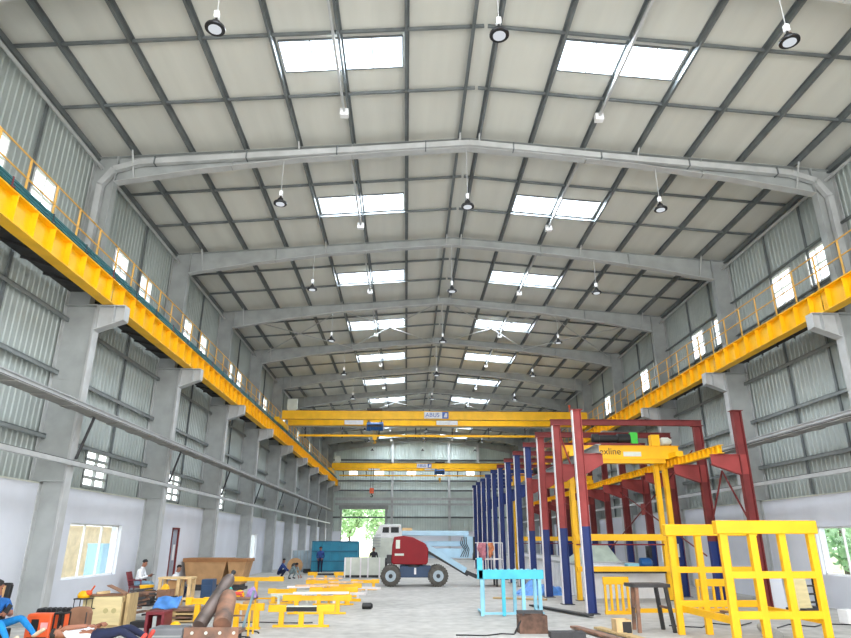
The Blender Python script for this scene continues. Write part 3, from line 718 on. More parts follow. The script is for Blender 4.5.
# small crane on that frame, with the yellow hanging portal below
def small_crane(Y, lab, txt):
    r = empty('small_crane', (8.4, Y, 5.14), lab, 'crane')
    mb = MB(); mb.box(6.6, 10.15, Y-.17, Y+.17, 4.98, 5.16); mb.box(6.15, 10.7, Y-.17, Y+.17, 5.16, 5.64); mb.box(6.1, 10.75, Y-.21, Y+.21, 5.64, 5.66); mb.box(6.1, 10.75, Y-.21, Y+.21, 5.14, 5.16); sgb = mb.build('bridge_girder', YELB, r)
    for x in (6.32, 10.42): mb = MB(); mb.box(x-.14, x+.14, Y-.9, Y+.9, 5.16, 5.36); mb.build('end_carriage', YEL, r)
    mb = MB(); mb.lathe((7.35, Y, 5.95), (1.5, 0, 0), [(0, .12), (.02, .19), (.25, .2), (.27, .15), (1.0, .15), (1.02, .2), (1.5, .2)], 18); mb.build('hoist_drum', BLACK, r, smooth=True)
    mb = MB(); mb.cbox((8.99, Y, 5.96), (.28, .42, .44)); mb.build('gear_box', GREEN, r, bevel=.02)
    mb = MB(); mb.cbox((8.2, Y, 5.72), (2.1, .3, .1)); mb.build('trolley_frame', RED, r)
    mb = MB(); mb.cbox((9.85, Y, 5.88), (.35, .3, .44)); mb.build('cabinet', YEL, r, bevel=.02)
    mb = MB(); mb.lathe((10.1, Y, 5.85), (.42, 0, 0), [(0, .1), (.05, .16), (.3, .16), (.42, .08)], 14); mb.build('travel_motor', OFFW, r, smooth=True)
    if txt:
        p = MB(); p.box(8.5, 9.2, Y-.178, Y-.171, 5.24, 5.42); pn = p.build('rating_plate', OFFW, sgb)
        text(sgb, 'exline', .36, (7.98, Y-.175, 5.42), (H90, 0, 0), BLACK)
    return r
small_crane(25, 'small yellow bridge crane with black hoist and green gear box on the red frame', True)
small_crane(37.2, 'farther small yellow bridge crane half hidden behind the blue posts', False)
def portal(Y, lab, ye):
    r = empty('yellow_portal', (8.2, Y, 0), lab, 'steel portal')
    for x in (6.56, 6.88, 10.02, 10.37):
        mb = MB(); mb.box(x-.085, x+.085, Y-.1, Y+.1, .02, 4.97); mb.build('portal_leg', ye, r)
    for z0, z1 in ((2.12, 2.36), (1.02, 1.2))[:1 if Y > 30 else 2]:
        mb = MB(); mb.box(6.5, 10.1, Y-.22, Y-.1, z0, z1); mb.build('cross_bar', ye, r)
    if Y < 30: mb = MB(); mb.box(6.97, 9.93, Y-.09, Y+.6, .95, 1.02); mb.build('platform_deck', DARK, r)
    mb = MB(); mb.cyl((6.5, Y-.26, 1.98), (9.9, Y-.26, 1.98), .03, 6); mb.build('hose_pipe', MAROON, r)
    for x in (6.72, 10.2): mb = MB(); mb.box(x-.3, x+.3, Y-.2, Y+.2, 0, .02); mb.build('foot_plate', DARK, r)
    return r
portal(25.6, 'yellow double-legged portal hanging under the nearer small crane', YEL)
portal(39.5, 'farther yellow portal seen between the blue posts', YEL)
# blue motor with pale cover on the platform
mo = empty('electric_motor', (8.9, 25.75, 1.02), 'blue electric motor with pale cyan cover on the yellow portal platform', 'motor')
mb = MB(); mb.lathe((9.0, 25.75, 1.3), (.5, 0, 0), [(0, .12), (.04, .2), (.4, .2), (.5, .1)], 16); mb.build('motor_body', HOISTB, mo, smooth=True)
mb = MB(); mb.cbox((8.7, 25.75, 1.16), (.45, .4, .28)); mb.build('cover', CYANL, mo, bevel=.02)
# white block in front of the tank
mb = MB(); mb.box(7.2, 10.8, 26.5, 26.85, 0, .94); mb.box(7.15, 10.85, 26.45, 26.9, .94, .98); tag(mb.build('low_barrier', WHITE), 'low white barrier under the yellow portal at the near end of the ribbed tank', 'barrier')
# long pale ribbed treatment tank
tk = empty('process_tank', (8.0, 38, 0), 'long pale grey ribbed tank between the two rows of posts', 'tank')
mb = MB(); mb.box(6.95, 6.99, 27.0, 54, 0, 1.18); mb.box(9.4, 9.44, 27.0, 54, 0, 1.18); mb.box(6.99, 9.4, 27.0, 27.04, 0, 1.18); mb.box(6.99, 9.4, 53.96, 54, 0, 1.18); mb.box(6.99, 9.4, 27.04, 53.96, .0, .9); tks = mb.build('tank_shell', WHITE, tk)
mb = MB(); mb.box(6.88, 7.02, 26.95, 54, 1.18, 1.26); mb.box(9.38, 9.5, 26.95, 54, 1.18, 1.26); mb.build('rim', STEELL, tk)
for k in range(60): mb = MB(); mb.box(6.87, 6.95, 27.15+k*.45, 27.2+k*.45, .02, 1.17); mb.build('rib', WHITE, tks)
hp = empty('hopper_lid', (7.6, 28.2, 1.26), 'sloping grey green hood on the near end of the long tank', 'hood')
mb = MB(); mb.hexa([(6.95, 27.3, 1.27), (8.8, 27.3, 1.27), (8.8, 29.3, 1.27), (6.95, 29.3, 1.27), (7.7, 28, 1.95), (8.5, 28, 1.95), (8.5, 28.8, 1.95), (7.7, 28.8, 1.95)]); mb.build('hood_panel', mat('grey_green', srgb(165, 178, 165), .6), hp)
mb = MB(); mb.box(6.93, 8.82, 27.28, 27.3, 1.262, 1.32); mb.build('hood_rim', STEELL, hp)
# ------------------------------------------------------------------ crate-like yellow guard frames (foreground right)
def guard_frame(x0, x1, Y, zt_, lab, nb=4, bars=((2.24, .26), (1.37, .14), (.6, .15))):
    r = empty('guard_frame', ((x0+x1)/2, Y, 0), lab, 'steel frame', 'yellow guard frames')
    mb = MB(); mb.box(x0-.08, x1+.08, Y-.1, Y+.1, zt_-.27, zt_); mb.build('top_rail', YELB, r, bevel=.02)
    for k in range(nb):
        x = x0+.06+(x1-x0-.12)*k/(nb-1); mb = MB(); mb.box(x-.075, x+.075, Y-.06, Y+.06, 0, zt_-.27); mb.build('upright', YELB, r, bevel=.008)
    for z, h in bars[1:]:
        mb = MB(); mb.box(x0, x1, Y-.055, Y+.055, z, z+h); mb.build('cross_rail', YELB, r, bevel=.008)
    return r
ga = guard_frame(6.66, 8.68, 13.97, 2.52, 'tall yellow three-bay steel guard frame, the nearer and right one')
gb = guard_frame(6.54, 8.7, 16.47, 2.5, 'tall yellow steel guard frame standing behind the nearer yellow one')
for x in (6.72, 8.62):
    mb = MB(); mb.box(x-.05, x+.05, 14.04, 16.40, .5, .64); mb.build('side_rail', YELB, gb)
def small_rack(x0, x1, Y, zt_, lab):
    r = empty('yellow_rack', ((x0+x1)/2, Y, 0), lab, 'rack', 'small yellow racks')
    mb = MB(); mb.box(x0, x1, Y-.05, Y+.05, zt_-.22, zt_); mb.build('top_rail', YELB, r, bevel=.01)
    for k in range(5):
        x = x0+.05+(x1-x0-.1)*k/4; mb = MB(); mb.box(x-.035, x+.035, Y-.03, Y+.03, .1, zt_-.22); mb.build('upright', YELB, r)
    mb = MB(); mb.box(x0, x1, Y-.05, Y+.05, 0, .1); mb.build('bottom_rail', YELB, r)
    return r
a = small_rack(6.1, 6.9, 20.9, 1.06, 'low yellow slatted rack beside the brown trestle')
small_rack(9.3, 10.4, 21.6, .96, 'low yellow slatted rack behind the tall yellow guard frames')
mb = MB(); mb.box(6.9, 9.3, 21.3, 21.4, 0.0, .12); tag(mb.build('floor_rail', YELB), 'yellow square bar lying on the floor behind the tall yellow frames', 'bar')
# brown steel trestle
tr = empty('trestle', (6.1, 17, 0), 'rusty brown steel trestle left of the tall yellow frames', 'trestle')
mb = MB(); mb.box(5.62, 6.55, 16.7, 17.4, 1.02, 1.1); mb.build('trestle_top', DARK, tr)
for (xa, ya) in ((5.72, 16.78), (6.45, 16.78), (5.8, 17.3), (6.4, 17.3)):
    dx = .12 if xa > 6.1 else -.02
    mb = MB(); mb.bar((xa, ya, 1.02), (xa+dx, ya-(.0 if ya < 17 else -.1), 0.0), .08, .08); mb.build('leg', RUST if xa < 6.1 else DARK, tr)
for z in (.55,):
    for xa in (5.76, 6.47): mb = MB(); mb.bar((xa, 16.8, z), (xa, 17.33, z), .05, .05); mb.build('stretcher', RUST, tr)
# cyan stand
cs = empty('cyan_stand', (3.15, 20.9, 0), 'cyan painted steel work stand with open legs on the middle floor', 'stand')
mb = MB(); mb.box(2.2, 4.18, 20.45, 20.6, 1.02, 1.28); mb.build('top_rail', CYAN, cs, bevel=.01)
mb = MB(); mb.box(2.3, 4.18, 21.5, 21.62, 1.02, 1.24); mb.build('top_rail', CYANL, cs)
mb = MB(); mb.box(2.17, 2.33, 20.45, 20.6, 1.02, 1.62); mb.build('upstand', CYAN, cs)
for x, Yx, m_ in ((2.3, 20.52, CYANL), (2.45, 21.56, CYANL), (2.95, 20.52, CYAN), (3.45, 21.56, CYANL), (3.55, 20.52, CYANL), (4.05, 20.52, CYANL), (4.1, 21.56, CYANL)):
    mb = MB(); mb.box(x-.05, x+.05, Yx-.05, Yx+.05, 0, 1.03); mb.build('leg', m_, cs)
mb = MB(); mb.box(2.25, 4.15, 20.49, 20.55, .04, .1); mb.build('foot_rail', CYANL, cs)
mb = MB(); [mb.box(x-.03, x+.03, 20.5, 21.6, .06, .11) for x in (2.3, 4.08)]; mb.build('side_rail', CYANL, cs)
mb = MB(); [mb.box(2.5+k*.2, 2.56+k*.2, 20.48, 20.58, 1.28, 1.31) for k in range(8)]; mb.build('clamp_strip', CYANL, cs)
# blue tarpaulin heap
def heap(name, c, sz, m_, label, cat, seed=1, n=22):
    rnd = random.Random(seed); mb = MB(); P = []; F = []
    for j in range(n):
        for i in range(n):
            u, v = i/(n-1)*2-1, j/(n-1)*2-1; e = max(0, 1-(u*u+v*v))
            z = (e**.6)*sz[2]*(.65+.35*math.sin(5*u+seed)*math.cos(4*v+seed*2))+rnd.random()*.05*sz[2]*(e > 0)
            P.append((c[0]+u*sz[0]/2*(1+.1*math.sin(7*v)), c[1]+v*sz[1]/2, c[2]+max(z, .004)))
    for j in range(n-1):
        for i in range(n-1): F.append((j*n+i, j*n+i+1, (j+1)*n+i+1, (j+1)*n+i))
    mb.quadmesh(P, F); o = mb.build(name, m_, smooth=True); s2 = o.modifiers.new('thick', 'SOLIDIFY'); s2.thickness = .006
    return tag(o, label, cat)
heap('tarpaulin', (5.65, 28.6, 0), (2.0, 1.4, .6), BLUEC, 'crumpled blue tarpaulin on the floor behind the cyan stand', 'tarpaulin', 3)

# ------------------------------------------------------------------ boom lift
bl = empty('boom_lift', (.5, 33.8, 0), 'red and blue articulated boom lift parked in the middle of the hall', 'boom lift'); Yn = 33.1
for (x, y) in ((-.73, 33.35), (1.6, 33.35), (-.73, 34.9), (1.6, 34.9)):
    wv = None; mb = MB(); mb.lathe((x, y-.18, .49), (0, .36, 0), [(0, .3), (.02, .42), (.06, .485), (.3, .485), (.34, .42), (.36, .3)], 28)
    for k in range(24):
        a = 2*math.pi*k/24; c_, s_ = math.cos(a)*.485, math.sin(a)*.485; mb.cbox((x+c_, y+(.06 if k % 2 else -.06), .49+s_), (.05, .16, .05), 0, 0, -a)
    wv = mb.build('wheel', RUBBER, bl, smooth=False)
    mb = MB(); mb.lathe((x, y-.19, .49), (0, .05, 0), [(0, .1), (.01, .26), (.05, .29)], 20); hub = mb.build('wheel_rim', mat('rim_blue_grey', srgb(165, 180, 190), .5), wv)
    mb = MB(); mb.lathe((x, y-.24, .49), (0, .06, 0), [(0, .06), (.06, .11)], 12); mb.build('wheel_hub', DARK, wv)
mb = MB(); mb.box(-.3, 1.25, 33.55, 34.75, .42, .95); mb.box(-.75, 1.65, 33.6, 34.7, .4, .6); mb.build('chassis', NAVY, bl, bevel=.03)
mb = MB(); mb.box(.42, .52, 33.54, 33.552, .55, .85); mb.build('warning_label', WHITE, bl)
for xx in (-.73, 1.6): mb = MB(); mb.cyl((xx, 33.4, .49), (xx, 34.9, .49), .09, 10); mb.build('axle', DARK, bl)
mb = MB(); pts = [(-.72, 1.12), (-.62, 1.02), (1.0, 1.0), (1.1, 1.1), (1.12, 1.75), (.95, 2.0), (.35, 2.28), (-.1, 2.36), (-.6, 2.3), (-.68, 1.9)]
mb.prof((0, 33.3, 0), (0, 34.0, 0), [(x, z) for x, z in pts]); mb.v = [(x, y, z) for x, y, z in mb.v]
cv = mb.build('engine_cover', CRIM, bl, bevel=.04)
mb = MB(); mb.box(-.5, -.3, 33.285, 33.3, 1.75, 2.15); mb.box(-.55, -.1, 33.285, 33.3, 1.42, 1.52); mb.build('decal', OFFW, cv)
mb = MB(); mb.box(-.6, 1.05, 34.02, 34.6, 1.0, 1.95); mb.build('counterweight', CRIM, bl, bevel=.04)
mb = MB(); mb.box(-.95, -.6, 33.4, 34.5, 1.05, 1.45); mb.build('rear_bumper', DARK, bl)
mb = MB(); mb.cyl((.4, 33.9, .9), (.4, 33.9, 1.02), .45, 20); mb.build('turntable_ring', DARK, bl)
mb = MB(); mb.bar((1.05, 33.75, 1.85), (3.0, 33.75, .72), .26, .26); mb.build('lower_boom', LBLUE, bl)
mb = MB(); mb.bar((1.1, 33.75, 1.6), (3.1, 33.75, .5), .16, .12); mb.bar((2.9, 33.75, .7), (3.55, 33.75, .42), .18, .18); mb.build('boom_underside', DARK, bl)
mb = MB(); mb.box(-.2, 3.2, 33.9, 34.15, 2.36, 2.6); mb.build('upper_boom', LBLUE, bl, bevel=.02)
mb = MB(); mb.box(.6, 3.0, 34.2, 34.5, 1.85, 2.1); mb.box(1.1, 2.8, 33.95, 34.15, 1.3, 1.75); mb.build('middle_boom', LBLUE, bl, bevel=.02)
mb = MB(); mb.poly([(2.75, 33.85, 1.3), (3.3, 33.85, 1.3), (3.4, 33.85, 1.6), (3.4, 33.85, 2.3), (2.95, 33.85, 2.4), (2.85, 33.85, 1.9)], (0, 1, 0), .1); mb.build('knuckle_plate', LBLUE, bl)
mb = MB(); [mb.tube([(2.85+.07*k, 33.75, 2.3), (2.75+.1*k, 33.72, 2.0), (2.95+.08*k, 33.72, 1.7), (2.75+.12*k, 33.75, 1.35)], .02, 5) for k in range(4)]; mb.build('hydraulic_hose', BLACK, bl)
mb = MB(); mb.box(3.4, 3.48, 33.6, 34.2, 1.2, 2.3); mb.build('basket_mount', BLACK, bl)
bk = MB()
for z in (.55, 1.25, 2.02):
    for yy in (33.2, 34.6): bk.cyl((3.55, yy, z), (4.8, yy, z), .022, 6)
    for xx in (3.55, 4.8): bk.cyl((xx, 33.2, z), (xx, 34.6, z), .022, 6)
for xx in (3.55, 3.95, 4.4, 4.8):
    for yy in (33.2, 34.6): bk.cyl((xx, yy, .5), (xx, yy, 2.02), .022, 6)
bk.build('basket_rail', PALE, bl); mb = MB(); mb.box(3.52, 4.83, 33.17, 34.63, .45, .5); mb.build('basket_floor', MAROON, bl)
mb = MB(); [mb.cyl((x, y, .45), (x, y, .0), .05, 8) for x in (3.8, 4.5) for y in (33.4, 34.4)]; mb.build('support_stand', DARK, bl)
mb = MB(); mb.cbox((.05, 34.02, 2.67), (.5, .2, .14)); tag(mb.build('wooden_block', PINE), 'small pale wooden block lying on the upper boom of the lift', 'block')
def cloth(x0, x1, Y, z0, z1, m_, label, seed):
    mb = MB(); n = 9; P = []; F = []
    for j in range(8):
        for i in range(n):
            u, v = i/(n-1), j/7; ww = 1-.25*abs(v-.5)-(.2 if v > .7 else 0)
            P.append(((x0+x1)/2+(u-.5)*(x1-x0)*ww+.03*math.sin(9*v+seed), Y-.05*math.sin(8*u+seed)*(v), z1+(z0-z1)*v*(1-.15*math.sin(5*u+seed))))
    for j in range(7):
        for i in range(n-1): F.append((j*n+i, j*n+i+1, (j+1)*n+i+1, (j+1)*n+i))
    mb.quadmesh(P, F); o = mb.build('hanging_jacket', m_, smooth=True); s2 = o.modifiers.new('t', 'SOLIDIFY'); s2.thickness = .03; return tag(o, label, 'jacket')
cloth(3.55, 3.98, 33.12, 1.3, 2.03, mat('dusty_pink_cloth', srgb(190, 120, 130), .9, 0, .2, 6), 'dusty pink jacket hung on the lift basket rail', 1)
cloth(4.08, 4.36, 33.12, 1.4, 2.03, mat('orange_cloth', srgb(225, 140, 95), .9, 0, .2, 6), 'orange jacket hung on the lift basket rail', 4)

# ------------------------------------------------------------------ middle distance, left of centre
ct = empty('site_container', (-4.95, 48, 0), 'teal blue corrugated steel container near the end opening', 'container')
mb = MB(); mb.box(-6.5, -3.4, 46.9, 49.3, .12, 2.1); cbd = mb.build('container_body', TEALB, ct)
for k in range(6):
    mb = MB(); x = -6.5+k*.62; mb.box(x-.04, x+.04, 46.84, 46.9, .12, 2.1); mb.build('upright_rib', TEALB, cbd)
for z in (.12, .75, 1.4, 2.04):
    mb = MB(); mb.box(-6.54, -3.36, 46.82, 46.9, z, z+.07); mb.build('rail', mat('teal_dark', srgb(18, 100, 128), .55), ct)
mb = MB(); [mb.box(x-.1, x+.1, 46.9, 49.3, 0, .12) for x in (-6.3, -3.6)]; mb.build('skid', DARK, ct)
gp2 = empty('sheet_panel', (-7.2, 49.5, 0), 'pale blue grey ribbed panel standing left of the teal container', 'panel')
mb = MB(); mb.box(-8.3, -6.6, 49.5, 49.56, 0, 1.45); mb.build('panel_sheet', mat('grey_blue_panel', srgb(160, 178, 188), .6), gp2)
for k in range(7): mb = MB(); x = -8.2+k*.25; mb.box(x-.02, x+.02, 49.46, 49.5, 0.02, 1.43); mb.build('rib', STEEL, gp2)
rl = empty('cable_reel', (-7.6, 46.6, 0), 'wooden cable reel standing near the left wall', 'cable reel')
for dy in (-.22, .22): mb = MB(); mb.cyl((-7.6, 46.6+dy-.03, .5), (-7.6, 46.6+dy+.03, .5), .5, 24); mb.build('reel_flange', CARD, rl)
mb = MB(); mb.cyl((-7.6, 46.41, .5), (-7.6, 46.79, .5), .25, 18); mb.build('reel_drum', DARK, rl)
mb = MB(); mb.cyl((-7.6, 46.33, .5), (-7.6, 46.36, .5), .2, 16); mb.build('hub_ring', DARK, rl)
mb = MB(); mb.tube([(-7.0, 47.6, .08), (-6.9, 47.3, .1), (-6.7, 47.5, .15), (-6.95, 47.7, .08), (-7.1, 47.4, .08)], .06, 6); mb.box(-7.2, -6.6, 47.8, 48.2, 0, .25); tag(mb.build('scrap_pile', DARK), 'low dark scrap heap between reel and teal container', 'scrap')
wc = empty('steel_trough', (-2.6, 41.5, 0), 'pale cream open steel trough with uprights left of the boom lift', 'trough')
mb = MB(); mb.box(-3.75, -1.3, 41.3, 41.34, .15, 1.13); mb.box(-3.75, -1.3, 42.3, 42.34, .15, 1.13); mb.box(-3.75, -3.71, 41.34, 42.3, .15, 1.13); mb.box(-1.34, -1.3, 41.34, 42.3, .15, 1.13); mb.box(-3.71, -1.34, 41.34, 42.3, .15, .2); mb.build('trough_shell', OFFW, wc)
for x in (-3.7, -3.35, -2.75, -2.3, -1.6): mb = MB(); mb.box(x-.04, x+.04, 41.2, 41.3, 0, 1.15); mb.build('upright', WHITE if x < -3.5 else PALE, wc)
mb = MB(); mb.box(-3.8, -1.25, 41.35, 42.3, 0.02, .15); mb.build('base_frame', DARK, wc)
# white truck cab
tk = empty('truck', (-1.7, 51.5, 0), 'white lorry cab and body parked near the end opening', 'truck')
mb = MB(); mb.hexa([(-2.6, 50.3, .9), (.6, 50.3, .9), (.6, 52.4, .9), (-2.6, 52.4, .9), (-2.5, 50.4, 2.35), (.6, 50.4, 2.35), (.6, 52.3, 2.35), (-2.5, 52.3, 2.35)]); mb.build('lower_body', OFFW, tk, bevel=.06)
mb = MB(); mb.hexa([(-2.45, 50.4, 2.3), (-.3, 50.4, 2.3), (-.3, 52.3, 2.3), (-2.45, 52.3, 2.3), (-2.0, 50.55, 3.3), (-.4, 50.55, 3.3), (-.4, 52.1, 3.3), (-2.0, 52.1, 3.3)]); mb.build('cab', WHITE, tk, bevel=.06)
mb = MB(); mb.hexa([(-1.8, 50.42, 2.7), (-1.3, 50.42, 2.7), (-1.3, 50.5, 2.7), (-1.8, 50.5, 2.7), (-1.75, 50.47, 3.1), (-1.3, 50.47, 3.1), (-1.3, 50.6, 3.1), (-1.75, 50.6, 3.1)]); mb.hexa([(-1.15, 50.42, 2.7), (-.55, 50.42, 2.7), (-.55, 50.5, 2.7), (-1.15, 50.5, 2.7), (-1.15, 50.47, 3.1), (-.55, 50.47, 3.1), (-.55, 50.6, 3.1), (-1.15, 50.6, 3.1)]); mb.build('side_window', BLACK, tk)
mb = MB()
for k in range(5): mb.box(-2.62, -1.9, 50.2, 50.3, 1.7+k*.2, 1.76+k*.2)
mb.build('grille', STEELL, tk)
for x in (-1.9, .1):
    for yy in (50.5, 52.2): mb = MB(); mb.cyl((x, yy-.15, .5), (x, yy+.15, .5), .5, 20); mb.build('wheel', BLACK, tk)
mb = MB(); mb.box(-2.6, .6, 50.6, 52.1, .5, .9); mb.build('chassis', DARK, tk)
# big cardboard bin
bn = empty('cardboard_bin', (-8.5, 31.3, 0), 'large brown cardboard bin wrapped in film near the left wall', 'carton')
def bin_part(x0, x1, y0, y1, nm, m_, tp):
    mb = MB(); b_, t_ = (.25, 0); mb.hexa([(x0+.2, y0+.1, .25), (x1-.2, y0+.1, .25), (x1-.2, y1-.1, .25), (x0+.2, y1-.1, .25), (x0, y0, 1.2), (x1, y0, 1.2), (x1, y1, 1.2), (x0, y1, 1.2)]); mb.build(nm, m_, bn)
bin_part(-10.05, -8.15, 30.9, 32.3, 'bin_wall', CARD, 0); bin_part(-8.1, -7.25, 30.9, 32.3, 'bin_wall', CARD, 0)
mb = MB(); mb.box(-10.1, -8.12, 30.85, 32.35, 1.2, 1.36); mb.box(-8.1, -7.2, 30.85, 32.35, 1.2, 1.34); mb.build('rim_flap', mat('brown_rim', srgb(160, 112, 70), .8), bn)
mb = MB(); mb.box(-9.95, -7.4, 30.95, 32.2, 0, .12); mb.box(-9.8, -7.5, 31, 32.1, .12, .25); mb.build('pallet', DARK, bn)

# ------------------------------------------------------------------ yellow saw-horse stands
def sawhorse(x0, x1, Y, h, lab, dep=.5, pad=False, legs=3, m_=YEL, rz=0, hooks=True):
    r = empty('steel_sawhorse', ((x0+x1)/2, Y, 0), lab, 'stand', 'yellow steel stands'); w_ = x1-x0
    mb = MB(); mb.box(x0+w_*.08, x1-w_*.08, Y-.06, Y+.06, 0, .05); mb.build('foot_bar', m_, r)
    for k in range(legs):
        x = x0+w_*(.2+.6*k/(max(legs-1, 1))) if legs > 1 else (x0+x1)/2
        mb = MB(); mb.box(x-.065, x+.065, Y-.05, Y+.05, .05, h-.17); mb.build('leg', m_, r, bevel=.006)
    for s_ in (0, 1):
        xa, xb = (x0, x0+w_*.27) if s_ == 0 else (x1-w_*.27, x1)
        mb = MB(); mb.poly([(xa, Y, h-.17 if s_ == 0 else h-.17), (xb, Y, h-.17), (xb, Y, h), (xa, Y, h)], (0, 1, 0), .14); mb.build('end_plate', m_, r, bevel=.006)
    mb = MB(); mb.box(x0+w_*.27, x1-w_*.27, Y-.04, Y+.04, h-.16, h-.05); mb.build('saddle', BLACK if pad else m_, r)
    mb = MB(); mb.box(x0+w_*.27, x1-w_*.27, Y-.07, Y+.07, h-.05, h-.025); mb.build('saddle_plate', OFFW if pad else m_, r)
    return r
sawhorse(-3.56, -1.84, 18.11, .53, 'low yellow steel stand with a black saddle, nearest of the stands', pad=True)
sawhorse(-6.8, -4.72, 26.5, .8, 'long yellow stand behind the gas cylinders, left of the others', legs=1, pad=False)
sawhorse(-3.76, -1.65, 21.2, .54, 'yellow stand directly behind the nearest low stand', legs=2)
sawhorse(-3.35, -1.67, 24.05, .58, 'yellow stand third back in the middle group', legs=2)
sawhorse(-5.2, -3.3, 36.3, .54, 'yellow stand with dark saddle near the teal container', pad=True)
sawhorse(-4.45, -3.6, 17.7, .6, 'narrow yellow stand right of the leaning gas cylinders', legs=2)
sawhorse(-5.55, -4.95, 17.6, .75, 'yellow angled stand left of the leaning gas cylinders', legs=1)
sawhorse(-4.9, -3.9, 24.6, .5, 'yellow stand in the clutter between the long stand and the middle group', legs=2)
PCH = mat('peach_primer', srgb(232, 190, 150), .7, 0, .15, 4)
rnd = random.Random(5)
for k in range(12):
    x, y, z = -4.4+rnd.random()*2.6, 23.0+rnd.random()*9, 0; L_ = .8+rnd.random()*1.2; a = rnd.uniform(-.35, .35)
    mb = MB(); zz = .06+.1*(k % 4); mb.bar((x-L_/2, y, zz+.0), (x+L_/2*math.cos(a), y+L_*math.sin(a), zz+.0), .1, .09); m_ = (PCH, YEL, PALE, OFFW)[k % 4]
    for q in (-.3, .3): mb.box(x+q-.04, x+q+.04, y-.05+q*0, y+.05, 0, zz) if zz > .08 else None
    tag(mb.build('steel_bar', m_), '%s steel bar lying among the yellow stands' % ('peach', 'yellow', 'pale grey', 'off white')[k % 4], 'bar', 'loose %s bars between the stands' % ('peach', 'yellow', 'grey', 'white')[k % 4])
mb = MB(); mb.lathe((-1.42, 22.6, .1), (.35, 0, 0), [(0, .04), (.02, .1), (.3, .1), (.35, .05)], 14); tag(mb.build('caster_wheel', BLACK), 'small black roller at the right end of the yellow stands', 'roller')
mb = MB(); mb.box(-4.55, -4.2, 19.4, 19.8, 0, .5); tag(mb.build('small_carton', CARD, bevel=.01), 'small tan carton on the floor behind the cylinder trolley', 'carton')
mb = MB(); mb.tube([(-4.0+.5*math.cos(t/3), 16.8+.45*math.sin(t/3), .02) for t in range(14)]+[(-3.6, 16.2, .02)], .015, 5); tag(mb.build('cable_loop', BLACK), 'thin black cable loop on the floor right of the trolley', 'cable')
mb = MB(); mb.tube([(-4.6+.35*k, 18.9+.1*math.sin(k), .02) for k in range(7)], .015, 5); tag(mb.build('floor_cable', DARK), 'dark cable lying behind the nearest yellow stand', 'cable')
# ------------------------------------------------------------------ left foreground: crates, machines, cylinders
def helmet(x, y, z, label, rx=0):
    r = empty('hard_hat', (x, y, z), label, 'helmet', 'yellow hard hats'); mb = MB()
    mb.lathe((x, y, z), (math.sin(rx)*.1, -math.sin(rx)*.05, .1), [(0, .125), (.03, .125), (.07, .115), (.11, .09), (.14, .05), (.155, .01)], 18); mb.build('shell', YELB, r, smooth=True)
    mb = MB(); mb.lathe((x, y-.02, z-.005), (math.sin(rx)*.1, -math.sin(rx)*.05, .1), [(0, .15), (.012, .14)], 18); mb.build('brim', YELB, r); return r
cr = empty('plywood_crate', (-7.45, 17.8, 0), 'pale plywood crate with dark stencilled marks below the wall window', 'crate')
mb = MB(); mb.box(-8.04, -7.08, 17.4, 18.0, .04, .78); cbo = mb.build('crate_body', PLY, cr)
mb = MB(); mb.box(-8.06, -7.1, 17.385, 17.4, .04, .14); mb.box(-7.08, -7.05, 17.4, 18.0, .04, .8)
for z in (.04, .66): mb.box(-7.07, -7.03, 17.4, 18.0, z, z+.1)
mb.build('batten', PLYD, cr)
mb = MB(); mb.box(-8.0, -7.72, 17.39, 17.399, .5, .525); mb.build('stencil_mark', DARK, cbo)
STAIN = mat('faded_stamp', srgb(198, 184, 132), .8)
for x in (-7.45, -7.25): mb = MB(); mb.cyl((x, 17.392, .46), (x, 17.399, .46), .06, 16); mb.build('stamp_mark', STAIN, cbo)
mb = MB(); mb.box(-7.0, -6.92, 17.45, 18.0, 0.02, .84); tag(mb.build('plywood_board', PLYD), 'plywood board standing on edge at the right of the pale crate', 'board')
mb = MB(); mb.cbox((-7.58, 17.7, .81), (.9, .5, .03), .2); tag(mb.build('cardboard_sheet', CARDD), 'flat brown cardboard sheet lying on the pale crate', 'cardboard')
mb = MB(); mb.cbox((-7.35, 17.7, .93), (.5, .34, .02), .1, 0, .42); tag(mb.build('cardboard_flap', CARDD), 'tilted brown cardboard piece sticking up from the pale crate', 'cardboard')
mb = MB(); mb.cbox((-7.75, 17.8, .85), (.3, .3, .05), .5, 0, -.1); tag(mb.build('wood_offcut', PINE), 'pale wood offcut on the left of the crate lid', 'offcut')
# brown box / drum
bx = empty('tin_box', (-6.95, 15.2, 0), 'brown rounded steel box in front of the plywood crate', 'box')
mb = MB(); mb.prof((-6.98, 15, 0.38), (-6.98, 15.18, 0.38), [(-.22, -.38), (.22, -.38), (.22, .26), (.17, .35), (.1, .38), (-.1, .38), (-.17, .35), (-.22, .26)]); mb.build('box_body', CARDD, bx, bevel=.01)
mb = MB(); mb.box(-6.82, -6.8, 14.985, 15.0, .25, .66); mb.build('seam_strap', DARK, bx)
st = empty('steel_stool', (-7.95, 17.2, 0), 'small black tube stool behind the brown box', 'stool')
mb = MB(); mb.box(-8.12, -7.78, 17.05, 17.4, .74, .77); mb.build('seat', DARK, st)
for x in (-8.1, -7.8):
    for y in (17.07, 17.38): mb = MB(); mb.cyl((x, y, 0), (x, y, .75), .012, 6); mb.build('leg', BLACK, st)
bg_ = empty('tool_bag', (-7.92, 17.2, .77), 'yellow and red tool bag sitting on the black stool', 'bag')
mb = MB(); mb.lathe((-7.95, 17.2, .775), (0, 0, 1), [(0, .13), (.05, .15), (.12, .12), (.16, .06)], 14); mb.build('bag_body', YELB, bg_, smooth=True)
mb = MB(); mb.ball((-7.85, 17.2, .88), .09, 10, 6, (1, 1, .8)); mb.cyl((-7.8, 17.2, .9), (-7.72, 17.2, 1.05), .02, 6); mb.build('red_flap', ORANGE, bg_, smooth=True)
